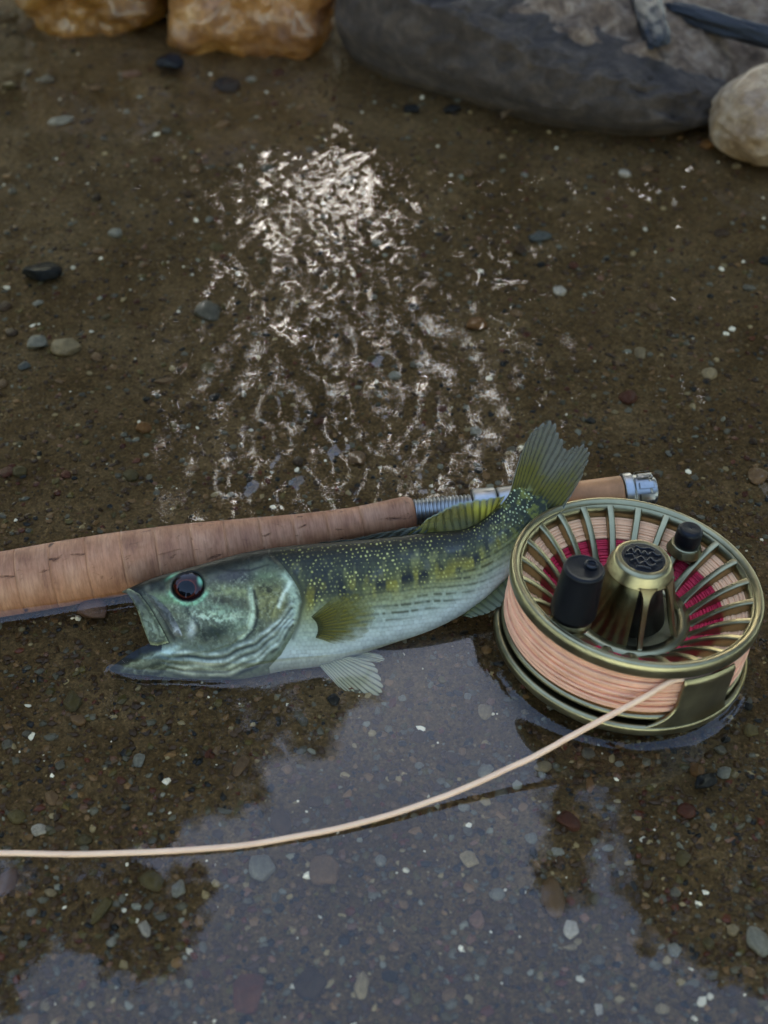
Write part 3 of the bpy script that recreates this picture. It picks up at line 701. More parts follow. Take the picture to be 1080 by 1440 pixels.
while d < 0.020: pr += [(d, 0.0042), (d + 0.0005, 0.0049), (d + 0.0009, 0.0049), (d + 0.0013, 0.0042)]; d += 0.0014
pr += [(0.021, 0.0045), (0.021, 0.003)]
barrel = local_axis_obj('threaded_barrel', SEAT0, SEAT1, pr, M_nickel, rod)
local_axis_obj('locking_ring', SEAT0, SEAT1, rounded([(0.0215, 0.003), (0.0215, 0.0066), (0.030, 0.0066), (0.030, 0.003)], 0.0008), M_nickel, rod)
sl = local_axis_obj('sliding_hood', SEAT0, SEAT1, rounded([(0.0305, 0.003), (0.0305, 0.0062), (0.043, 0.0070), (0.043, 0.003)], 0.0008), M_nickel, rod)
local_axis_obj('wooden_insert', SEAT0, SEAT1, rounded([(0.0433, 0.002), (0.0433, 0.0056), (SL * 0.6, 0.0057), (SL - 0.0135, 0.0064), (SL - 0.0135, 0.002)], 0.0005), M_wood, rod)
cap = local_axis_obj('butt_cap', SEAT0, SEAT1, rounded([(SL - 0.0133, 0.0), (SL - 0.0133, 0.0071), (SL - 0.010, 0.0073), (SL - 0.0095, 0.0064), (SL - 0.004, 0.0064), (SL - 0.0035, 0.0050), (SL - 0.001, 0.0048), (SL - 0.001, 0.0)], 0.0006), M_nickel, rod)
for k in range(10):   # flutes of the butt cap
    Vb, Fb = lathe(rounded([(0.0059, -0.0028), (0.0072, -0.0028), (0.0072, 0.0028), (0.0059, 0.0028)], 0.0004, 2), 4, k * math.pi / 5, k * math.pi / 5 + 0.34)
    fl = obj('cap_flute', Vb, Fb, M_nickel, cap)
    fl.location.z = 0.0015

# ------------------------------------------------------------------ fly reel
M_olive = simple_mat('olive_anodised', (0.30, 0.255, 0.14), 0.36, 1.0, noise=(160, 0.16), bump=(900, 0.07, 0.0004), rvar=0.12)
M_olive_shaded = simple_mat('olive_anodised_shaded', (0.12, 0.10, 0.05), 0.28, 1.0, noise=(300, 0.2))  # same metal as the rim, darkened to paint shade on the hub shell
M_blackp = simple_mat('black_plastic', (0.004, 0.004, 0.005), 0.42, spec=0.22, noise=(500, 0.3), bump=(700, 0.15, 0.0004))
M_peach = simple_mat('peach_line', (0.86, 0.44, 0.25), 0.5, spec=0.25, noise=(120, 0.12))
M_peach_f = simple_mat('peach_line_face', (0.97, 0.50, 0.25), 0.6, spec=0.1, noise=(160, 0.08))
M_peach_l = simple_mat('pale_peach_line', (0.97, 0.57, 0.33), 0.55, spec=0.15, noise=(160, 0.08))
M_maroon = simple_mat('maroon_backing', (0.50, 0.012, 0.035), 0.6, noise=(260, 0.35))
M_hub_shade = simple_mat('hub_recess_shade', (0.03, 0.022, 0.014), 0.45, 0.6, noise=(200, 0.4))  # near-black tone stands in for the shade inside the hub arches
reel = empty('fly_reel'); tag(reel, 'olive green fly reel with black handle beside the tail of the fish', 'fishing reel')
RM = Matrix(((REEL_A[0], REEL_B[0], REEL_N[0], REEL_O[0]), (REEL_A[1], REEL_B[1], REEL_N[1], REEL_O[1]), (REEL_A[2], REEL_B[2], REEL_N[2], REEL_O[2]), (0, 0, 0, 1)))
reel.matrix_world = RM
K = REEL_R
def rp(poly): return np.asarray(poly, float) * K
def part(name, VF, mat, parent=reel, colr=None, smooth=True): return obj(name, VF[0], VF[1], mat, parent, colr, smooth)
# spool rim
rim = part('spool_rim', lathe(rounded(rp([(0.925, -0.005), (0.955, 0.018), (0.985, 0.012), (1.0, -0.03), (0.995, -0.105), (0.965, -0.125), (0.915, -0.125), (0.905, -0.06)]), 0.018 * K, 4), 192), M_olive)
part('flange_wall', lathe(rp([(0.922, -0.01), (0.905, -0.06), (0.895, -0.15), (0.885, -0.15), (0.895, -0.06), (0.912, -0.012)]), 128), M_olive, rim)
part('lower_flange', lathe(rounded(rp([(0.5, -0.530), (0.965, -0.515), (0.985, -0.53), (0.985, -0.555), (0.965, -0.565), (0.5, -0.58)]), 0.012 * K), 160), M_olive)
part('frame_ring', lathe(rounded(rp([(0.97, -0.60), (1.005, -0.59), (1.032, -0.61), (1.032, -0.67), (1.0, -0.71), (0.6, -0.78), (0.1, -0.80), (0.1, -0.76), (0.6, -0.74), (0.95, -0.65)]), 0.018 * K, 4), 192), M_olive)
part('arbor', lathe(rp([(0.40, -0.36), (0.50, -0.36), (0.52, -0.56), (0.38, -0.56)]), 96), M_olive)
# spokes of the dished face
def spoke_mesh(wd=0.062, ht=0.13):
    ctl = crom([(0.935, -0.012), (0.90, -0.020), (0.80, -0.075), (0.68, -0.17), (0.57, -0.285), (0.50, -0.365)], 26)
    tg = np.gradient(ctl, axis=0); tg /= np.linalg.norm(tg, axis=1)[:, None]; nm = np.stack([tg[:, 1], -tg[:, 0]], -1); nm[nm[:, 1] < 0] *= -1
    wid = wd * (1 + 0.9 * np.exp(-np.arange(26) / 2.2) + 0.5 * np.exp(-(25 - np.arange(26)) / 2.5))
    sec = rounded([(-0.5, 0.0), (0.5, 0.0), (0.4, -1.0), (-0.4, -1.0)], 0.22, 3)
    Vv = []
    for i in range(26):
        hti = ht * (0.42 + 0.58 * min(1.0, i / 9.0))
        r_ = ctl[i, 0] + sec[:, 1] * hti * nm[i, 0]; z_ = ctl[i, 1] + sec[:, 1] * hti * nm[i, 1]; y_ = sec[:, 0] * wid[i]
        Vv.append(np.stack([r_, y_, z_], -1))
    return np.array(Vv).reshape(-1, 3) * K, [grid_faces(26, len(sec), wrap_v=True)]
sm_ = make_mesh('spoke', *spoke_mesh(), M_olive)
for k in range(24):
    o = new_obj('spoke', sm_, rim); o.rotation_euler.z = 2 * math.pi * (k + 0.35) / 24
# hub: solid shell on one side, open arches between legs on the other
def hub_r(z): return np.interp(z, [-0.40, -0.30, -0.1, 0.05, 0.13, 0.19, 0.205], [0.45, 0.40, 0.33, 0.275, 0.25, 0.228, 0.205])
zc = np.linspace(0.085, 0.205, 12); zz = np.linspace(-0.40, 0.10, 26)
prof = [(hub_r(z), z) for z in zc] + [(0.17, 0.205), (0.17, 0.085)]
hub = part('hub_collar', lathe(rounded(rp(prof), 0.004 * K, 2), 96), M_olive)
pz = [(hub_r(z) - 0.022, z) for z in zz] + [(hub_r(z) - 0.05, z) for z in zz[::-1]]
V, F = lathe(rp(pz), 72, math.radians(80), math.radians(80 + 180)); part('hub_shell', (V, F), M_olive_shaded, hub)
for th_ in (-86, -36, 12, 58):   # legs
    Vv = []
    for z in np.linspace(0.11, -0.37, 22):
        hw = 0.022 + 0.058 * math.exp(-(0.11 - z) / 0.055) ; r_ = hub_r(z) + 0.004 + 0.01 * math.exp(-(z + 0.37) / 0.05)
        sec = rounded([(-hw, 0.0), (hw, 0.0), (hw * 0.9, -0.05), (-hw * 0.9, -0.05)], 0.012, 3)
        c_, s_ = math.cos(math.radians(th_)), math.sin(math.radians(th_))
        Vv.append(np.stack([(r_ + sec[:, 1]) * c_ - sec[:, 0] * s_, (r_ + sec[:, 1]) * s_ + sec[:, 0] * c_, np.full(len(sec), z)], -1))
    ns = len(sec); Va = np.array(Vv).reshape(-1, 3) * K
    Va = np.vstack([Va, Va[-ns:].mean(0)]); j = np.arange(ns)
    part('hub_leg', (Va, [grid_faces(22, ns, wrap_v=True), np.stack([np.full(ns, len(Va) - 1), 21 * ns + j, 21 * ns + (j + 1) % ns], -1)]), M_olive, hub)
part('hub_core', lathe(rp([(0.0, 0.15), (0.16, 0.15), (0.22, -0.1), (0.30, -0.37), (0.0, -0.37)]), 48), M_hub_shade, hub)
part('hub_base', lathe(rounded(rp([(0.15, -0.36), (0.42, -0.375), (0.45, -0.39), (0.50, -0.37), (0.52, -0.40), (0.15, -0.43)]), 0.008 * K), 96), M_olive, hub)
cp = part('hub_cap', lathe(rounded(rp([(0.0, 0.212), (0.165, 0.208), (0.188, 0.196), (0.188, 0.18), (0.0, 0.18)]), 0.006 * K), 64), M_blackp)
M_emb = simple_mat('embossed_black', (0.008, 0.008, 0.01), 0.3, spec=0.3, bump=(600, 0.1, 0.0003))
marks = [[(-0.13, 0.02), (-0.10, 0.07), (-0.075, 0.01), (-0.05, 0.075), (-0.02, 0.02), (0.0, 0.07), (0.03, 0.03), (0.06, 0.075), (0.10, 0.05), (0.13, 0.065)],
         [(-0.14, -0.02), (-0.09, 0.0), (-0.06, -0.05), (-0.02, -0.005), (0.02, -0.05), (0.05, 0.0), (0.09, -0.03), (0.14, 0.01)],
         [(-0.10, -0.085), (-0.06, -0.05), (-0.03, -0.095), (0.01, -0.06), (0.05, -0.095), (0.10, -0.06)], [(-0.07, 0.11), (-0.02, 0.095), (0.03, 0.115), (0.08, 0.10)], [(-0.05, -0.13), (0.0, -0.12), (0.06, -0.125)]]
for mk in marks:
    c2 = crom(mk, 40); a_ = math.radians(-12); c2 = np.stack([c2[:, 0] * math.cos(a_) - c2[:, 1] * math.sin(a_), c2[:, 0] * math.sin(a_) + c2[:, 1] * math.cos(a_)], -1)
    part('emblem_stroke', tube(np.column_stack([c2, np.full(40, 0.211)]) * K, 0.009 * K, 6), M_emb, cp)
# handle and counterweight
hx, hy = -0.572, -0.462
han = part('handle', lathe(rounded(rp([(0.0, -0.02), (0.155, -0.02), (0.176, 0.03), (0.166, 0.20), (0.154, 0.41), (0.156, 0.440), (0.142, 0.458), (0.122, 0.452), (0.0, 0.446)]), 0.012 * K), 56), M_blackp); han.location = (hx * K, hy * K, 0)
sc_ = part('handle_screw', lathe(rounded(rp([(0.0, 0.444), (0.05, 0.444), (0.05, 0.470), (0.035, 0.478), (0.03, 0.458), (0.0, 0.458)]), 0.006 * K), 32), M_emb, han); sc_.location = (0.055 * K, 0.03 * K, 0)
ft = part('handle_foot', lathe(rounded(rp([(0.0, -0.10), (0.15, -0.10), (0.16, -0.06), (0.14, -0.015), (0.0, -0.015)]), 0.012 * K), 48), M_olive, han)
cw = part('counterweight', lathe(rounded(rp([(0.0, -0.06), (0.098, -0.06), (0.108, -0.02), (0.104, 0.085), (0.085, 0.11), (0.0, 0.105)]), 0.014 * K), 48), M_blackp); cw.location = (0.50 * K, 0.53 * K, 0)
cf = part('counterweight_foot', lathe(rounded(rp([(0.0, -0.14), (0.10, -0.16), (0.15, -0.13), (0.12, -0.05), (0.0, -0.05)]), 0.012 * K), 40), M_olive, cw)
# frame pillars
def pillar(th0, th1, flL, flR, parent=reel):
    zs = np.linspace(-0.118, -0.64, 30); Vv = []
    for z in zs:
        f_ = max(0.0, (-0.36 - z) / 0.28); g_ = 1 - math.sqrt(max(0.0, 1 - f_ ** 2)) if f_ < 1 else 1.0
        a0 = math.radians(th0 - flL * g_); a1 = math.radians(th1 + flR * g_); an = np.linspace(a0, a1, 28)
        ro, ri = 1.022, 0.992
        if z > -0.16: ro = 0.992 + 0.03 * min(1, (-0.118 - z) / 0.042 + 0.3)
        ring = np.concatenate([np.stack([ro * np.cos(an), ro * np.sin(an), np.full(28, z)], -1), np.stack([ri * np.cos(an[::-1]), ri * np.sin(an[::-1]), np.full(28, z)], -1)])
        Vv.append(ring)
    return np.array(Vv).reshape(-1, 3) * K, [grid_faces(30, 56, wrap_v=True)]
part('frame_pillar', pillar(-77, -50, 24, 8), M_olive); part('frame_pillar', pillar(62, 98, 14, 14), M_olive)
# reel foot on the rod's seat
fo = part('reel_foot', tube(crom([(0.02, 1.0, -0.42), (0.02, 1.12, -0.40), (0.03, 1.28, -0.30)], 12) * K, 0.09 * K, 12), M_olive)

# ------------------------------------------------------------------ fly line and backing
fl = empty('fly_line', REEL_O - REEL_N * K * 0.38); tag(fl, 'peach fly line wound on the reel and trailing across the water', 'fishing line')
def reel_pt(r_, th_, z_): 
    th_ = np.asarray(th_); return REEL_O + K * ((r_ * np.cos(th_))[..., None] * REEL_A + (r_ * np.sin(th_))[..., None] * REEL_B + np.asarray(z_)[..., None] * REEL_N)
turns = 15; nt_ = 150 * turns; tt = np.linspace(0, turns, nt_); th = tt * 2 * math.pi; zz = -0.145 - 0.365 * tt / turns
rb_ = 0.925 + 0.022 * np.sin((zz + 0.13) / -0.40 * math.pi) + 0.006 * vnoise(tt * 1.7, tt * 0.0, seed=3)
zz = zz + 0.007 * np.sin(th * 1.13 + 2) * vnoise(tt * 0.8, tt * 0, seed=4) + 0.004 * vnoise(tt * 5, tt * 0, seed=6)
def world_obj(name, VF, mat, parent):
    o = obj(name, VF[0], VF[1], mat, parent); o.matrix_parent_inverse = Matrix.Translation(-Vector(parent.location)); return o
world_obj('wound_line', tube(reel_pt(rb_, th, zz), 0.0150 * K, 8), M_peach, fl)
# looser outer turns that cross the layer beneath
tt = np.linspace(0, 7, 900); th = tt * 2 * math.pi; zz = -0.33 + 0.14 * np.sin(tt * 0.93 + 0.6) + 0.015 * np.sin(th + 1); rb_ = 0.944 + 0.018 * np.cos((zz + 0.36) * 6) + 0.004
world_obj('wound_line', tube(reel_pt(rb_, th, zz), 0.0150 * K, 8), M_peach, fl)
V, F = lathe(rp([(0.52, -0.14), (0.92, -0.135), (0.93, -0.36), (0.92, -0.59), (0.52, -0.59)]), 96)
Vw = REEL_O + V[:, 0:1] * REEL_A + V[:, 1:2] * REEL_B + V[:, 2:3] * REEL_N
drum_r = [(0.90, -0.11), (0.885, -0.125), (0.75, -0.215)]
# face of the wound line seen through the spokes: concentric strands
def strands(r0, z0, r1, z1, n, rad, seed):
    rg_ = np.random.default_rng(seed); Vv = []; Ff = []; off = 0
    for i in range(n):
        f_ = (i + 0.5) / n; r_ = r0 + (r1 - r0) * f_; z_ = z0 + (z1 - z0) * f_; a = np.linspace(0, 2 * math.pi, 120, endpoint=False)
        rw = r_ + 0.004 * np.sin(a * rg_.integers(1, 4) + rg_.random() * 6) * rg_.random(); zw = z_ + 0.005 * np.sin(a * rg_.integers(1, 3) + rg_.random() * 6)
        pts = reel_pt(rw, a, zw); u = reel_pt(rw + 1, a, zw) - pts; u /= np.linalg.norm(u, axis=1)[:, None]
        b6 = np.linspace(0, 2 * math.pi, 6, endpoint=False)
        ring = pts[:, None, :] + rad * K * (np.cos(b6)[None, :, None] * u[:, None, :] + np.sin(b6)[None, :, None] * REEL_N)
        Vv.append(ring.reshape(-1, 3)); Ff.append(grid_faces(120, 6, wrap_u=True, wrap_v=True) + off); off += 720
    return np.vstack(Vv), Ff
world_obj('wound_face', strands(0.895, -0.125, 0.735, -0.228, 13, 0.0125, 5), M_peach_f, fl)
bk = empty('backing_line', REEL_O - REEL_N * K * 0.4); tag(bk, 'dark red backing line wound inside the peach line on the reel', 'fishing line')
world_obj('wound_backing', strands(0.728, -0.235, 0.50, -0.385, 22, 0.0105, 6), M_maroon, bk)
o = world_obj('backing_core', (REEL_O + np.vstack([lathe(rp([(0.47, -0.40), (0.735, -0.245), (0.74, -0.55), (0.47, -0.55)]), 80)[0]]) @ np.stack([REEL_A, REEL_B, REEL_N]), lathe(rp([(0.47, -0.40), (0.735, -0.245), (0.74, -0.55), (0.47, -0.55)]), 80)[1]), M_maroon, bk)
o = world_obj('line_core', (REEL_O + lathe(rp([(0.745, -0.24), (0.895, -0.14), (0.925, -0.16), (0.925, -0.51), (0.745, -0.51)]), 120)[0] @ np.stack([REEL_A, REEL_B, REEL_N]), lathe(rp([(0.745, -0.24), (0.895, -0.14), (0.925, -0.16), (0.925, -0.51), (0.745, -0.51)]), 120)[1]), M_peach, fl)
lpx = [(905, 981, .0212), (860, 1005, .0168), (800, 1037, .0118), (740, 1069, .0076), (680, 1097, .0047), (620, 1122, .0027), (520, 1153, .0013), (400, 1180, .0009), (280, 1194, .0008), (140, 1200, .0008), (0, 1200, .0008), (-120, 1197, .0008)]
lp = np.vstack([reel_pt(np.array([0.955, 0.962, 0.975]), np.radians([-62, -73, -82]), np.array([-0.16, -0.15, -0.143])), np.array([ground(x, y, z) for x, y, z in lpx])])
lcur = crom(lp, 240); lk = np.linspace(0, 30, 240); lcur[90:, 1] += 0.00022 * vnoise(lk[90:] * 0.8, lk[90:] * 0, seed=7)
world_obj('running_line', tube(lcur, np.linspace(0.00100, 0.00085, 240), 12), M_peach_l, fl)
FISH_K = np.array([0.90, 0.77, 0.58])

# ------------------------------------------------------------------ fish
FA = math.radians(35)
FN = np.array([0, -math.sin(FA), math.cos(FA)])
FP0 = ground(400, 946, -0.007); PXM = 4170.0
def fp(px, py, wv=0.0):
    d = ray(px, py); tq = ((FP0 - CAM) @ FN) / (d @ FN)
    return CAM + d * tq[..., None] + np.asarray(wv)[..., None] * FN
TOP = [(250, 803), (290, 792), (347, 777), (407, 768), (469, 763), (535, 757), (602, 749), (655, 743), (692, 721), (713, 699), (723, 676)]
BOT = [(250, 954), (300, 956), (347, 954), (402, 943), (465, 934), (540, 909), (612, 884), (672, 850), (726, 800), (764, 754), (788, 712)]
WID = [34, 39, 43, 45, 44, 39, 31, 23, 15, 10, 5]
nb_, nf_, nin = 640, 120, 26
top = crom(TOP, nb_); bot = crom(BOT, nb_); wid = crom(np.array(WID, float)[:, None], nb_)[:, 0]
nn, ffar = 270, 50
thn = np.linspace(0, math.pi, nn); thf = np.linspace(math.pi, 2 * math.pi, ffar + 2)[1:-1]; TH = np.concatenate([thn, thf]); nv = len(TH)
cT = (1 - np.cos(TH)) / 2; sT = np.sin(TH); near = sT >= -1e-9
def vrim(inner=0.0):
    up = np.array([(172, 833), (182, 836), (190, 846), (198, 862), (205, 882), (212, 900), (216, 909)], float)
    lo = np.array([(216, 909), (205, 911), (190, 919), (176, 928), (165, 936), (158, 941), (160, 946)], float)
    cc = cT; o_ = np.zeros((nv, 2))
    u_ = crom(up, 101); l_ = crom(lo, 101)
    a = np.clip(cc / 0.62, 0, 1); b2 = np.clip((cc - 0.62) / 0.38, 0, 1)
    for k in (0, 1):
        o_[:, k] = np.where(cc < 0.62, np.interp(a, np.linspace(0, 1, 101), u_[:, k]), np.interp(b2, np.linspace(0, 1, 101), l_[:, k]))
    return o_
rimp = vrim()
PX = []; PY = []; WW = []; SS = []; TT = []
# inner mouth, throat first
for i in range(nin):
    f_ = i / (nin - 1); g_ = f_ ** 0.7
    tgt = np.stack([258 + 0 * cT, 868 + 46 * (cT - 0.5)], -1)
    q = tgt * (1 - g_) + (rimp + np.array([1.2, 0]) * 1) * g_
    PX.append(q[:, 0]); PY.append(q[:, 1]); WW.append((12 + 12 * f_) * np.sign(sT) * np.abs(sT) ** 0.6 / PXM * (0.93)); SS.append(np.full(nv, -1 + f_ * 0.5)); TT.append(cT)
for i in range(nf_):
    f_ = i / nf_; e_ = f_
    A_ = np.stack([top[0, 0] * (1 - cT) + bot[0, 0] * cT, top[0, 1] * (1 - cT) + bot[0, 1] * cT], -1)
    bulge = np.array([0, -3.0]) * math.sin(f_ * math.pi) * (1 - cT)[:, None]
    q = rimp * (1 - e_) + A_ * e_ + bulge
    w_ = (26 + (wid[0] - 26) * f_ ** 0.8) * np.sign(sT) * np.abs(sT) ** (0.6 + 0.3 * f_)
    PX.append(q[:, 0]); PY.append(q[:, 1]); WW.append(w_ / PXM); SS.append(np.full(nv, -0.5 + 0.5 * f_)); TT.append(cT)
for i in range(nb_):
    q0, q1 = top[i], bot[i]
    PX.append(q0[0] * (1 - cT) + q1[0] * cT); PY.append(q0[1] * (1 - cT) + q1[1] * cT)
    WW.append(wid[i] * np.sign(sT) * np.abs(sT) ** 0.9 / PXM); SS.append(np.full(nv, i / (nb_ - 1))); TT.append(cT)
PX, PY, WW, SS, TT = map(np.array, (PX, PY, WW, SS, TT)); nu = len(PX)
PX0, PY0 = PX.copy(), PY.copy()
isin = SS < -0.5 - 1e-9
# along-body arc length in pixels, depth in pixels
mid = 0.5 * (top + bot); arc = np.concatenate([[0], np.cumsum(np.linalg.norm(np.diff(mid, axis=0), axis=1))])
ARC = np.zeros_like(PX); ARC[nin + nf_:] = arc[:, None]; ARC[:nin + nf_] = (PX[:nin + nf_] - 250)
DEP = np.zeros_like(PX); DEP[nin + nf_:] = np.linalg.norm(bot - top, axis=1)[:, None]; DEP[:nin + nf_] = 150
# ---- relief (mm, along the flank normal)
WX = PX + 3.0 * fbm(PX / 34, PY / 34, oct=2, seed=140); WY = PY + 3.0 * fbm(PX / 34 + 40, PY / 34, oct=2, seed=141)
def near_line(poly, w_): return np.exp(-(seg_dist(WX, WY, poly)[0] / w_) ** 2)
OPERC = [(388, 786), (400, 800), (412, 816), (423, 834), (428, 852), (423, 875), (412, 900), (398, 922), (380, 940), (366, 952)]
od, osd = seg_dist(PX, PY, OPERC); ahead = osd > 0
ahead = ((PX < np.interp(PY, [q[1] for q in OPERC], [q[0] for q in OPERC])) & (PY > 786)) | (PX < 380)
PREOP = [(352, 800), (357, 832), (357, 865), (350, 892), (330, 908), (300, 918), (268, 922)]
pd_, psd = seg_dist(PX, PY, PREOP)
MAXI = [(170, 829), (184, 829), (200, 838), (214, 856), (226, 876), (238, 898), (242, 906), (226, 910), (212, 908), (206, 888), (198, 864), (188, 846), (176, 838)]
inm = in_poly(PX, PY, MAXI); md, _ = seg_dist(PX, PY, MAXI + [MAXI[0]])
MAX2 = [(208, 836), (224, 843), (240, 858), (254, 880), (262, 897), (250, 897), (240, 880), (228, 862), (216, 848)]
inm2 = in_poly(PX, PY, MAX2); md2, _ = seg_dist(PX, PY, MAX2 + [MAX2[0]])
Hh = np.zeros_like(PX)
body = SS >= -0.5
Hh += np.where(ahead & body, 1.15 * np.exp(-od / 30.0) * sm(0, 6, od), -0.25 * np.exp(-od / 8.0))
Hh += 0.45 * np.where((PX < np.interp(PY, [q[1] for q in PREOP], [q[0] for q in PREOP])), np.exp(-pd_ / 22), -0.4 * np.exp(-pd_ / 5)) * (PX > 262)
Hh += np.where(inm, 0.95 * sm(0, 5, md) + 0.25 * np.exp(-((md - 3) / 2) ** 2), -0.35 * np.exp(-md / 4)) * body
Hh += np.where(inm2, 0.5 * sm(0, 4, md2), -0.15 * np.exp(-md2 / 3)) * body
eyd = np.hypot((PX - 269) / 24.0, (PY - 828) / 21.5)
Hh += -2.3 * (1 - sm(0.78, 1.0, eyd)) + 0.55 * np.exp(-((eyd - 1.08) / 0.14) ** 2)
# branchiostegal folds: curves running from the jaw to the gill opening
def fold(y0, c): return [(232, y0 + 2), (275, y0 + 6 + c), (320, y0 + 5 + c), (362, y0 - 10 + c * 0.4), (395, y0 - 36), (415, y0 - 62)]
FOLDS = [(916, 0), (926, 1), (935, 2), (943, 1)]
for y0, c in FOLDS: Hh += 0.3 * near_line(fold(y0, c), 3.2) - 0.24 * near_line([(a, b + 5) for a, b in fold(y0, c)], 2.6)
LOWJ = [(166, 940), (190, 930), (215, 919), (245, 913), (262, 908)]
Hh += 0.4 * near_line(LOWJ, 5) - 0.35 * near_line([(180, 944), (215, 935), (250, 926), (285, 924)], 4)
Hh += 0.2 * fbm(PX / 9, PY / 9, oct=3, seed=90) * (ahead & body)
# scales behind the gill
row = 5.8; wob = 0.22 * fbm(ARC / 14, TT * DEP / 14, oct=2, seed=180); iy = TT * DEP / row + wob; jx = ARC / 6.6 + 0.22 * fbm(ARC / 12 + 30, TT * DEP / 12, oct=2, seed=181) + 0.5 * (np.floor(iy) % 2)
fx_ = jx - np.floor(jx) - 0.5; fy_ = iy - np.floor(iy) - 0.5
scal = np.clip(1 - (fx_ ** 2 * 3 + fy_ ** 2 * 3), 0, 1)
behind = sm(0, 12, od) * (~ahead) * body
Hh += (0.12 - 0.05 * sm(0.6, 0.8, TT)) * np.clip(1.15 - ((fx_ + 0.18) ** 2 * 3.2 + fy_ ** 2 * 3.2), 0, 1) * behind
Hh += 0.10 * fbm(ARC / 30, TT * 5, oct=2, seed=92) * behind
edge = np.clip(np.abs(np.sin(np.arccos(np.clip(1 - 2 * TT, -1, 1)))), 0, 1) ** 0.7
Wd = WW + np.where(WW >= 0, Hh * 0.001 * edge, 0)
Wd = np.where(WW < 0, WW * 0.72, Wd)
V = fp(PX, PY, Wd).reshape(-1, 3)
# ---- colour
C = np.zeros(PX.shape + (3,))
def mixc(mask, c):
    global C
    m_ = np.clip(mask, 0, 1)[..., None]; C = C * (1 - m_) + np.asarray(c) * m_
def el(cx, cy, rx_, ry_, ang=0.0, soft=1.0):
    a = math.radians(ang); dx = WX - cx; dy = WY - cy; u_ = (dx * math.cos(a) + dy * math.sin(a)) / rx_; v_ = (-dx * math.sin(a) + dy * math.cos(a)) / ry_
    return np.exp(-(u_ * u_ + v_ * v_) ** soft)
stops = [(0.0, (20, 22, 12)), (0.13, (28, 31, 16)), (0.19, (46, 50, 33)), (0.30, (70, 77, 54)), (0.44, (98, 101, 50)), (0.53, (118, 124, 82)), (0.63, (138, 148, 116)), (0.76, (158, 176, 170)), (0.9, (176, 194, 206)), (1.0, (150, 166, 182))]
ts = TT + 0.02 * fbm(ARC / 18, TT * 9, oct=3, seed=95) + 0.05 * np.clip(1 - SS, 0, 1) * 0
for k in range(3): C[..., k] = np.interp(ts, [q[0] for q in stops], [lin(*q[1])[k] for q in stops])
flank = behind * (1 - sm(0.86, 0.95, SS))
# dark saddles and lateral blotches, with blue-grey sky reflection painted between
bl = vnoise(ARC / 26, TT * 2.2, seed=96) + 0.5 * vnoise(ARC / 11, TT * 6, seed=97)
bl2 = np.sin(ARC / 6.2 + 2.2 * fbm(ARC / 40, TT * 3, oct=2, seed=150)) * 0.35
mixc(flank * sm(0.0, 0.45, bl + bl2) * sm(0.10, 0.2, TT) * (1 - sm(0.44, 0.58, TT + 0.05 * bl)) * 0.9, lin(42, 47, 40))
mixc(flank * sm(0.1, 0.7, vnoise(ARC / 7, TT * 7, seed=151)) * sm(0.14, 0.24, TT) * (1 - sm(0.5, 0.6, TT)) * 0.7, lin(128, 132, 84))
mixc(flank * sm(0.25, 0.7, vnoise(ARC / 17 + 9, TT * 5, seed=152)) * sm(0.16, 0.26, TT) * (1 - sm(0.36, 0.46, TT)) * 0.5, lin(86, 94, 104))
mixc(flank * sm(-0.05, 0.35, vnoise(ARC / 13 + 4, TT * 4, seed=98)) * np.exp(-((TT - 0.44) / 0.085) ** 2), lin(24, 27, 19))
mixc(flank * sm(0.25, 0.6, vnoise(ARC / 5, TT * 9, seed=99)) * sm(0.1, 0.2, TT) * (1 - sm(0.5, 0.6, TT)) * 0.5, lin(40, 46, 38))
mixc(flank * sm(0.0, 0.5, vnoise(ARC / 10, TT * 8, seed=100)) * np.exp(-((TT - 0.47) / 0.1) ** 2) * 0.55, lin(150, 144, 40))
# speckles, one per scale
hs = _hash(np.floor(jx), np.floor(iy), np.zeros_like(jx), 5); hs2 = _hash(np.floor(jx), np.floor(iy), np.zeros_like(jx), 6)
dx_ = (fx_ - (hs - 0.5) * 0.6) * 6.6; dy_ = (fy_ - (hs2 - 0.5) * 0.5) * 5.8
rad_ = 0.6 + 1.1 * hs2
dot = 1 - sm(rad_ * 0.55, rad_ * 1.25, np.hypot(dx_, dy_ * 0.9))
zone = flank * sm(0.015, 0.06, TT) * (1 - sm(0.50, 0.6, TT)) * (hs < 0.80 + 0.1 * (TT < 0.2)) * (0.35 + 0.45 * sm(-0.4, 0.3, vnoise(ARC / 22, TT * 5, seed=101)))
dcol = lin(215, 218, 145) * hs[..., None] * 1.3 + lin(168, 170, 84) * (1 - hs[..., None])
C = C * (1 - np.clip(dot * zone * (0.45 + 0.55 * hs2), 0, 1)[..., None]) + dcol * np.clip(dot * zone * (0.45 + 0.55 * hs2), 0, 1)[..., None]
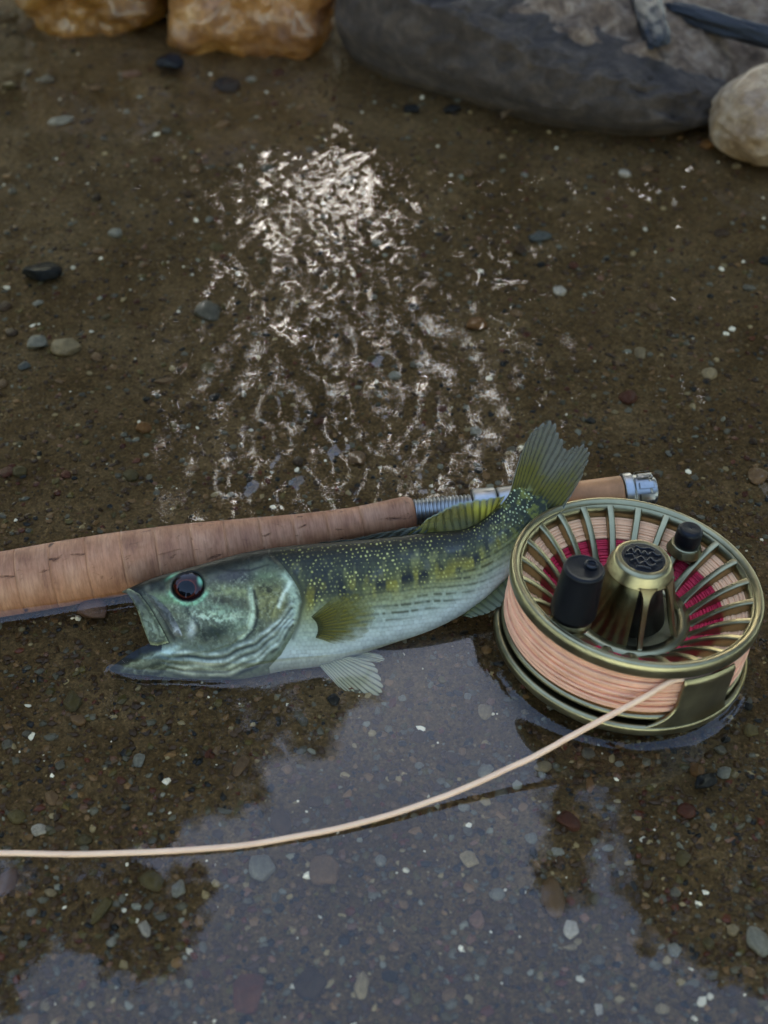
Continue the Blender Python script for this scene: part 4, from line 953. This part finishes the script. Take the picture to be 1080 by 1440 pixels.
# dashed rows below the lateral line
rowp = TT * DEP / 9.5 + 0.06 * fbm(ARC / 20, TT * 4, oct=2, seed=102); fr_ = rowp - np.floor(rowp) - 0.5
dash = np.exp(-(fr_ / 0.2) ** 2) * sm(-0.35, 0.25, vnoise(ARC / 4.5, np.floor(rowp) * 3.7, seed=103) + 0.25)
mixc(flank * dash * sm(0.47, 0.53, TT) * (1 - sm(0.74, 0.88, TT)) * sm(200, 280, ARC) * (0.45 + 0.4 * sm(-0.3, 0.5, vnoise(ARC / 25, TT * 7, seed=195))), lin(58, 60, 28))
mixc(flank * np.exp(-(fr_ / 0.16) ** 2) * sm(0.6, 0.7, TT) * (1 - sm(0.8, 0.95, TT)) * 0.16, lin(80, 90, 90))
C *= (1 + ((0.34 - 0.18 * sm(0.6, 0.8, TT)) * (scal - 0.5) + 0.24 * (_hash(np.floor(jx), np.floor(iy), np.zeros_like(jx), 12) - 0.5) + 0.10 * (_hash(np.floor(jx * 2), np.floor(iy * 2), np.zeros_like(jx), 8) - 0.5)) * behind)[..., None]
# peduncle: dark olive, mottled yellow
ped = sm(0.72, 0.92, SS) * body
mt = fbm(PX / 7, PY / 7, oct=3, seed=104)
mixc(sm(0.82, 0.93, SS) * body * 0.92, lin(60, 70, 30)); mixc(ped * sm(0.25, 0.5, TT) * (1 - sm(0.72, 0.85, TT)) * 0.8, lin(48, 56, 22)); mixc(ped * sm(-0.3, 0.8, mt) * 0.6, lin(140, 145, 52)); mixc(ped * sm(-0.2, 0.7, -mt) * 0.7, lin(24, 30, 14))
mixc(ped * dot * (TT < 0.5) * (hs < 0.85) * 0.9, lin(198, 215, 175))
# ---- head
head = ((~behind.astype(bool)) | ahead) & body
hm = np.where(ahead & body, 1.0, 0.0) * sm(0, 2, od + 1.5)
mixc(hm, lin(116, 124, 106))
ytop = np.interp(PX, [172, 217, 250, 290, 347, 407], [833, 815, 803, 792, 777, 768])
dtop = PY - ytop
nzz = fbm(PX / 8, PY / 8, oct=3, seed=110); nz2 = fbm(PX / 3.2, PY / 3.2, oct=2, seed=111)
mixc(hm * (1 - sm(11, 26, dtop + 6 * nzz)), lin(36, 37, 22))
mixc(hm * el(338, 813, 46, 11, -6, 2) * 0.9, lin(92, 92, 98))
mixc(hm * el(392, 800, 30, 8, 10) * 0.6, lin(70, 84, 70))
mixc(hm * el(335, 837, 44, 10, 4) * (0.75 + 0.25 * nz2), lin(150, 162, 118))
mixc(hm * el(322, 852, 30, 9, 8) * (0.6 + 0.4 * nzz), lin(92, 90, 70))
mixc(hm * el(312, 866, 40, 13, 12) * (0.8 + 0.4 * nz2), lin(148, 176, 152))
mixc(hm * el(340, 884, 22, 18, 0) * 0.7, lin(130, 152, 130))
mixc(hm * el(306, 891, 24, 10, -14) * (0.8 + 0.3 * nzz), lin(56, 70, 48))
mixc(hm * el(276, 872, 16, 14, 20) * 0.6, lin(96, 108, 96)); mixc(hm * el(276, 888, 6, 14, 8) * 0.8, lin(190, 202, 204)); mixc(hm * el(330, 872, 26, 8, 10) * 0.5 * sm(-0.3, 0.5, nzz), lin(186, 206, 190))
# gill cover; dark lines paint shade into the creases between plates
mixc(hm * el(384, 850, 30, 30, 0, 2) * 0.9, lin(122, 124, 76)); stripes = 0.5 + 0.5 * np.sin((PX + 0.35 * PY) / 1.9 + 3 * nzz)
mixc(hm * el(384, 852, 28, 28, 0, 2) * stripes * 0.45, lin(178, 182, 130)); mixc(hm * el(378, 816, 22, 12, 10) * 0.8, lin(120, 142, 108))
mixc(hm * el(380, 836, 18, 7, 30) * sm(0, 0.5, nzz) * 0.9, lin(62, 62, 28))
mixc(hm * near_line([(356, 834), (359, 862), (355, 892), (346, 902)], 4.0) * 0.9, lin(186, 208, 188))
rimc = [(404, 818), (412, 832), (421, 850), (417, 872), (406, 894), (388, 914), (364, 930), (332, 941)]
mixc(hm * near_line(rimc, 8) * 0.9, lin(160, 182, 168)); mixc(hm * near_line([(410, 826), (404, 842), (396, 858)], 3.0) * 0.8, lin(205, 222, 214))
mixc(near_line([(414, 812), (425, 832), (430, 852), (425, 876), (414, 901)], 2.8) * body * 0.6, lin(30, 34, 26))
mixc(hm * near_line([(362, 838), (365, 866), (360, 892), (350, 904), (325, 914)], 2.2) * 0.8, lin(34, 38, 26))
mixc(hm * near_line([(300, 800), (330, 806), (356, 806), (380, 800)], 2.0) * 0.6, lin(40, 40, 30)); mixc(hm * near_line([(262, 852), (272, 868), (284, 880), (296, 902)], 2.2) * 0.6, lin(48, 54, 42))
mixc(hm * sm(0.2, 0.8, fbm(PX / 5, PY / 5, oct=3, seed=160)) * sm(20, 34, dtop) * 0.3, lin(62, 70, 50)); mixc(hm * sm(0.35, 0.8, fbm(PX / 4 + 50, PY / 4, oct=3, seed=161)) * sm(24, 40, dtop) * 0.22, lin(190, 206, 184))
mixc(hm * el(312, 800, 70, 9, -11, 2) * (0.6 + 0.3 * nzz), lin(40, 42, 30)); mixc(hm * el(318, 852, 34, 7, 10) * sm(-0.3, 0.4, nzz) * 0.6, lin(70, 68, 50)); mixc(hm * el(300, 895, 30, 9, -14) * (0.55 + 0.3 * nzz), lin(48, 58, 40)); mixc(hm * el(300, 872, 24, 6, 12) * sm(-0.2, 0.5, nz2) * 0.6, lin(190, 214, 200))
# throat and folds, ridges lightened and grooves darkened as painted shade
low = hm * sm(900, 918, PY + (PX - 300) * 0.12 * (PX > 300) - 0.10 * np.maximum(250 - PX, 0))
mixc(low * (PX > 225) * 0.75, lin(112, 130, 122))
for y0, c in FOLDS:
    mixc(hm * near_line(fold(y0, c), 3.0) * (0.35 + 0.45 * sm(-0.4, 0.4, fbm(PX / 22, PY / 10, oct=2, seed=190))), lin(178, 196, 198)); mixc(hm * near_line([(a, b + 5.2) for a, b in fold(y0, c)], 2.0) * (0.3 + 0.5 * sm(-0.4, 0.4, fbm(PX / 22 + 7, PY / 10, oct=2, seed=191))), lin(44, 54, 50))
mixc(hm * el(298, 935, 30, 5, -8) * 0.7, lin(186, 202, 206)); mixc(hm * el(236, 916, 18, 5, -12) * 0.85, lin(168, 194, 196))
# lower jaw, with a bright highlight painted near the mouth corner
lj = hm * sm(0, 6, PY - np.interp(PX, [158, 205, 216, 250], [938, 909, 906, 912])) * (1 - sm(225, 262, PX))
mixc(lj * 0.9, lin(90, 104, 98)); stk = np.sin((PY + 0.42 * PX) / 2.6 + 2 * nzz)
mixc(lj * sm(0.2, 0.9, stk) * 0.6, lin(140, 160, 156)); mixc(lj * sm(0.3, 0.9, -stk) * 0.6, lin(52, 66, 64))
mixc(hm * (1 - sm(160, 186, PX)) * sm(925, 935, PY) * 0.85, lin(36, 40, 36))
jw = PY - np.interp(PX, [156, 183, 205, 216, 240], [940, 923, 908, 906, 909])
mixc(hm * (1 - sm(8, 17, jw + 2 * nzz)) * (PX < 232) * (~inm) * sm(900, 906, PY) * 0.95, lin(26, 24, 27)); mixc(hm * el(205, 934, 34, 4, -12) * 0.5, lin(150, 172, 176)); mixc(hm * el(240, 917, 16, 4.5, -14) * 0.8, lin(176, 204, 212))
# upper jaw plates; crease shade and a pale highlight painted in
mixc(hm * inm * 0.95, lin(112, 122, 104)); mixc(hm * inm * (np.exp(-(md / 2.2) ** 2)) * 0.8, lin(172, 184, 150)); mixc(hm * inm * el(222, 885, 12, 16, -30) * 0.7, lin(150, 168, 150))
mixc(hm * inm * el(196, 846, 12, 7, 40) * 0.7, lin(86, 84, 96)); mixc(hm * np.exp(-((md - 0) / 1.6) ** 2) * (~inm) * 0.8, lin(34, 36, 24))
mixc(hm * near_line([(222, 848), (236, 870), (250, 898)], 3.4) * 0.8, lin(50, 48, 24))
mixc(hm * inm2 * 0.85, lin(108, 112, 116)); mixc(hm * inm2 * el(256, 890, 7, 9, -30) * 0.7, lin(188, 196, 200)); mixc(hm * (inm | inm2) * sm(-0.1, 0.6, np.sin((PX * 0.85 - PY * 0.5) / 2.1 + 3 * nzz)) * 0.5, lin(66, 70, 54)); pass
# round the eye
mixc(hm * np.exp(-((eyd - 1.16) / 0.15) ** 2) * sm(0, 10, PY - 830) * (0.85 + 0.3 * nz2), lin(140, 200, 172))
mixc(hm * el(240, 844, 18, 5, 12) * 0.75, lin(128, 160, 120)); mixc(hm * el(243, 815, 10, 2.6, -38) * 0.9, lin(120, 190, 160)); mixc(hm * el(212, 832, 5, 5) * 0.7, lin(140, 142, 124)); mixc(hm * el(228, 828, 14, 7, -20) * 0.8, lin(52, 56, 34))
mixc(hm * (1 - sm(0.9, 1.12, eyd)) , lin(14, 12, 10))
C *= np.where(hm > 0.5, 1 + 0.12 * nz2 + 0.12 * nzz, 1)[..., None]
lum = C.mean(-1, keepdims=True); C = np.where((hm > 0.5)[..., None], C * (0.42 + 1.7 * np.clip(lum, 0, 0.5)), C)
mixc(np.where(isin, 1.0, 0.0), lin(70, 62, 70)); mixc(np.where(isin & (PX > 222), 0.8, 0), lin(30, 24, 26))
C = np.clip(C * FISH_K, 0.002, 0.9)
fish = empty('bass', FP0); tag(fish, 'speckled green bass lying in the water with its mouth open', 'fish')
def fobj(name, V_, F_, m_, c_=None, parent=None, smooth=True):
    par = parent or fish; o = obj(name, V_, F_, m_, par, c_, smooth); o.matrix_parent_inverse = Matrix.Translation(-Vector(FP0)); return o
M_skin = vcol_mat('fish_skin', 0.40, coat=0.0, spec=0.24, bump=(1500, 0.12, 0.0002))
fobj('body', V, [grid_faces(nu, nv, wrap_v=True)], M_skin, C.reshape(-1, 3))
def fbody(x, y):
    """height of the flank above the fish's mid plane at a photo pixel"""
    x = np.asarray(x, float); y = np.asarray(y, float); tb = np.interp(x, top[:, 0], top[:, 1]); bb = np.interp(x, bot[:, 0], bot[:, 1]); ww = np.interp(x, mid[:, 0], wid)
    c = np.clip((y - tb) / (bb - tb), 0, 1); return ww * np.clip(2 * np.sqrt(c * (1 - c)), 0, 1) ** 0.9 / PXM
# eye
th_ = np.linspace(0, 2 * math.pi, 96, endpoint=False); rr_ = np.linspace(0, 1, 40)
ex = 269 + 22.0 * rr_[:, None] * np.cos(th_); ey = 828 + 20.0 * rr_[:, None] * np.sin(th_)
w0 = float(fbody(269, 828)) * 0.93
ez = w0 - 0.0013 + 0.0022 * np.sqrt(np.clip(1 - (0.92 * rr_[:, None]) ** 2, 0, 1)) + 0 * ex
EC = np.zeros(ex.shape + (3,)) + lin(44, 15, 9)
pu = np.hypot((ex - 266) / 12.5, (ey - 831) / 11.2)
nze = fbm(ex / 4, ey / 4, oct=2, seed=120)
def em(mask, c):
    global EC
    m_ = np.clip(mask, 0, 1)[..., None]; EC = EC * (1 - m_) + np.asarray(c) * m_
em(sm(0.1, 0.7, nze) * 0.5, lin(80, 26, 16)); em(np.exp(-((pu - 1.06) / 0.07) ** 2) * 0.7, lin(104, 52, 36)); em(1 - sm(0.94, 1.0, pu), (0.002, 0.002, 0.003))
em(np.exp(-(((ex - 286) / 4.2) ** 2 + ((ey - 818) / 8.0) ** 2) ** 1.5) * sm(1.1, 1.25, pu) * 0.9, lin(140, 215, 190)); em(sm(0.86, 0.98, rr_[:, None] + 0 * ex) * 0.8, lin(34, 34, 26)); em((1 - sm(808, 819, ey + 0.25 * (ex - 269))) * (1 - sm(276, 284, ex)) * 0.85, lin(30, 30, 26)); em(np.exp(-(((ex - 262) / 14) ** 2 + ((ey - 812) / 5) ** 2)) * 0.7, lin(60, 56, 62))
M_eye = vcol_mat('fish_eye', 0.08, coat=0.0, spec=0.3)
Ve = fp(ex, ey, ez).reshape(-1, 3); fobj('eye', Ve, [grid_faces(40, 96, wrap_v=True)], M_eye, np.clip(EC * FISH_K, 0.001, 0.9).reshape(-1, 3))
# fins
M_fin = vcol_mat('fin_membrane', 0.4, spec=0.2, use_alpha=True, transl=0.25)
def fin(name, base_, tip_, wb, wt, rays, cfun, ridge=0.00016, bow=0.0, n_v=44, label=None):
    m_ = rays * 8 + 1; b0 = crom(base_, m_); t0 = crom(tip_, m_); v_ = np.linspace(0, 1, n_v)
    px = b0[:, None, 0] * (1 - v_) + t0[:, None, 0] * v_; py = b0[:, None, 1] * (1 - v_) + t0[:, None, 1] * v_
    u_ = np.linspace(0, 1, m_)[:, None] + 0 * v_; vv = v_[None, :] + 0 * u_
    W0 = np.interp(np.linspace(0, 1, m_), np.linspace(0, 1, len(wb)), wb)[:, None]; W1 = np.interp(np.linspace(0, 1, m_), np.linspace(0, 1, len(wt)), wt)[:, None]
    rd = np.cos(u_ * rays * 2 * math.pi); hr = _hash(np.round(u_ * rays), np.zeros_like(u_), np.zeros_like(u_), rays)
    ve = vv * (1 - 0.045 * (0.5 - 0.5 * rd) - 0.04 * hr)
    px = b0[:, None, 0] * (1 - ve) + t0[:, None, 0] * ve; py = b0[:, None, 1] * (1 - ve) + t0[:, None, 1] * ve
    px = px + 1.0 * vnoise(px / 12, py / 12, seed=170) * vv; py = py + 1.0 * vnoise(px / 12, py / 12, seed=171) * vv
    wv = (W0 * (1 - vv) + W1 * vv + bow * np.sin(vv * math.pi)) / PXM + ridge * rd * (0.35 + 0.65 * (1 - vv)) + 0.0005 * vv * np.sin(u_ * 8 + vv * 4) + 0.0003 * vnoise(u_ * 9, vv * 3, seed=rays)
    cc, aa = cfun(u_, vv, rd, px, py)
    Cc = np.concatenate([np.clip(cc * FISH_K, 0.002, 0.9), np.clip(aa, 0, 1)[..., None]], -1)
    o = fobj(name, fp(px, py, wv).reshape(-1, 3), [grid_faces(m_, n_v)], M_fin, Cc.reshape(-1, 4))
    so = o.modifiers.new('thickness', 'SOLIDIFY'); so.thickness = 0.00014
    if label: o['label'] = label
    return o
def mixn(a, b, m_): m_ = np.clip(m_, 0, 1)[..., None]; return np.asarray(a) * (1 - m_) + np.asarray(b) * m_
def c_tail(u, v, rd, px, py):
    n_ = fbm(px / 6, py / 6, oct=3, seed=130)
    c = mixn(lin(112, 108, 34), lin(120, 120, 108), sm(0.35, 0.95, v + 0.12 * n_ + 0.55 * np.exp(-((u - 0.5) / 0.18) ** 2) * v))
    c = mixn(c, lin(150, 160, 175), 0.7 * sm(0.90, 1.0, u) + 0.5 * (1 - sm(0.0, 0.03, u)) + 0.5 * sm(0.96, 1, v))
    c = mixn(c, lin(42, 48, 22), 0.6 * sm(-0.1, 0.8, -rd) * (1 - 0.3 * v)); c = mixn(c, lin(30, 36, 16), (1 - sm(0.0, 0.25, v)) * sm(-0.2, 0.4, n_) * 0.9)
    c = mixn(c, lin(150, 160, 120), (1 - sm(0.05, 0.2, v)) * sm(0.3, 0.6, -n_) * 0.7)
    return c, (0.98 - 0.38 * v * (0.6 + 0.4 * n_)) * (1 - 0.25 * v * sm(0.0, 0.9, -rd)) + 0.2 * sm(0.92, 1, u)
fin('tail_fin', [(715, 700), (732, 696), (750, 704), (768, 716), (788, 724)], [(731, 640), (744, 612), (760, 595), (777, 592), (788, 608), (797, 630), (812, 626), (826, 625), (829, 640), (818, 672), (800, 700)], [2, 5, 6, 5, 2], [6, 4, 2, 4, 8], 18, c_tail, ridge=0.00007, bow=3)
def c_dors(u, v, rd, px, py):
    c = mixn(lin(158, 154, 64), lin(124, 124, 70), 0.5 + 0.5 * np.sin(u * 5)); c = mixn(c, lin(205, 208, 92), np.exp(-(((px - 676) / 16) ** 2 + ((py - 715) / 9) ** 2)))
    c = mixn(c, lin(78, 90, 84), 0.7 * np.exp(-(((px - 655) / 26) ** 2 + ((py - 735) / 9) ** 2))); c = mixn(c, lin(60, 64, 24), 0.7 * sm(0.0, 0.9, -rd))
    c = mixn(c, lin(165, 190, 195), sm(0.88, 1.0, v) * 0.9)
    return c, 0.88 - 0.3 * v
fin('dorsal_fin', [(572, 753), (600, 750), (635, 747), (660, 742), (682, 728), (700, 713)], [(590, 741), (606, 727), (628, 714), (655, 706), (684, 701), (711, 698)], [-1, -1, -1, -1, -1], [4, 8, 10, 8, 5], 13, c_dors)
def c_spin(u, v, rd, px, py):
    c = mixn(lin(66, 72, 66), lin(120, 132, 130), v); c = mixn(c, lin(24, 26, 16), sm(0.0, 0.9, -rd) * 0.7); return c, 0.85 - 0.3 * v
fin('spiny_dorsal_fin', [(446, 764), (480, 763), (520, 759), (560, 755), (596, 751)], [(478, 760), (512, 755), (545, 748), (578, 741), (612, 737)], [-1, -1, -1, -1], [1, 2, 3, 3], 9, c_spin, ridge=0.0004)
def c_pec(u, v, rd, px, py):
    n_ = fbm(px / 9, py / 9, oct=2, seed=131)
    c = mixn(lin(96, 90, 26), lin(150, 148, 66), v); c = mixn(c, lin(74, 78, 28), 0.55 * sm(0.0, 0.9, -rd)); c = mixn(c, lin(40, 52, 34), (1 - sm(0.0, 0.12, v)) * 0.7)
    return c, (0.80 - 0.70 * sm(0.35, 1.0, v + 0.15 * n_)) * (0.6 + 0.4 * sm(0.0, 0.12, u)) * (0.65 + 0.35 * (rd > 0) )
_pb = [(440, 872), (447, 880), (449, 890), (446, 900)]; _pt = [(480, 838), (510, 841), (527, 857), (527, 880), (507, 902), (472, 909)]
fin('pectoral_fin', _pb, _pt, [float(fbody(x, y)) * PXM + 2.5 for x, y in _pb], [float(fbody(x, y)) * PXM + 3.5 for x, y in _pt], 13, c_pec, bow=1.5)
def c_pel(u, v, rd, px, py):
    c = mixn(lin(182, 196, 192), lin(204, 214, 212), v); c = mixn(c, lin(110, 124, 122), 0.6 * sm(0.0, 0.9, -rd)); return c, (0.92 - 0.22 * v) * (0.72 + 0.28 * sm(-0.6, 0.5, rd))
fin('pelvic_fin', [(449, 936), (462, 933), (476, 928), (492, 924)], [(478, 968), (497, 979), (518, 986), (536, 983), (539, 966), (532, 944), (520, 928)], [8, 10, 12, 14], [6, 7, 8, 9], 12, c_pel, label='pale pelvic fin spread over the water')
fin('pelvic_fin', [(494, 924), (505, 920), (514, 917)], [(530, 932), (541, 929), (534, 920)], [2, 3, 4], [2, 3, 4], 5, c_pel)
def c_anal(u, v, rd, px, py):
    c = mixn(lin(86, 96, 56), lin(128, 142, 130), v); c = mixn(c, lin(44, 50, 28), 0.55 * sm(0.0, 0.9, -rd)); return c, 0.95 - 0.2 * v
fin('anal_fin', [(650, 866), (672, 848), (700, 826), (728, 798)], [(662, 870), (690, 862), (714, 846), (735, 822)], [3, 3, 3, 3], [6, 9, 9, 7], 10, c_anal)
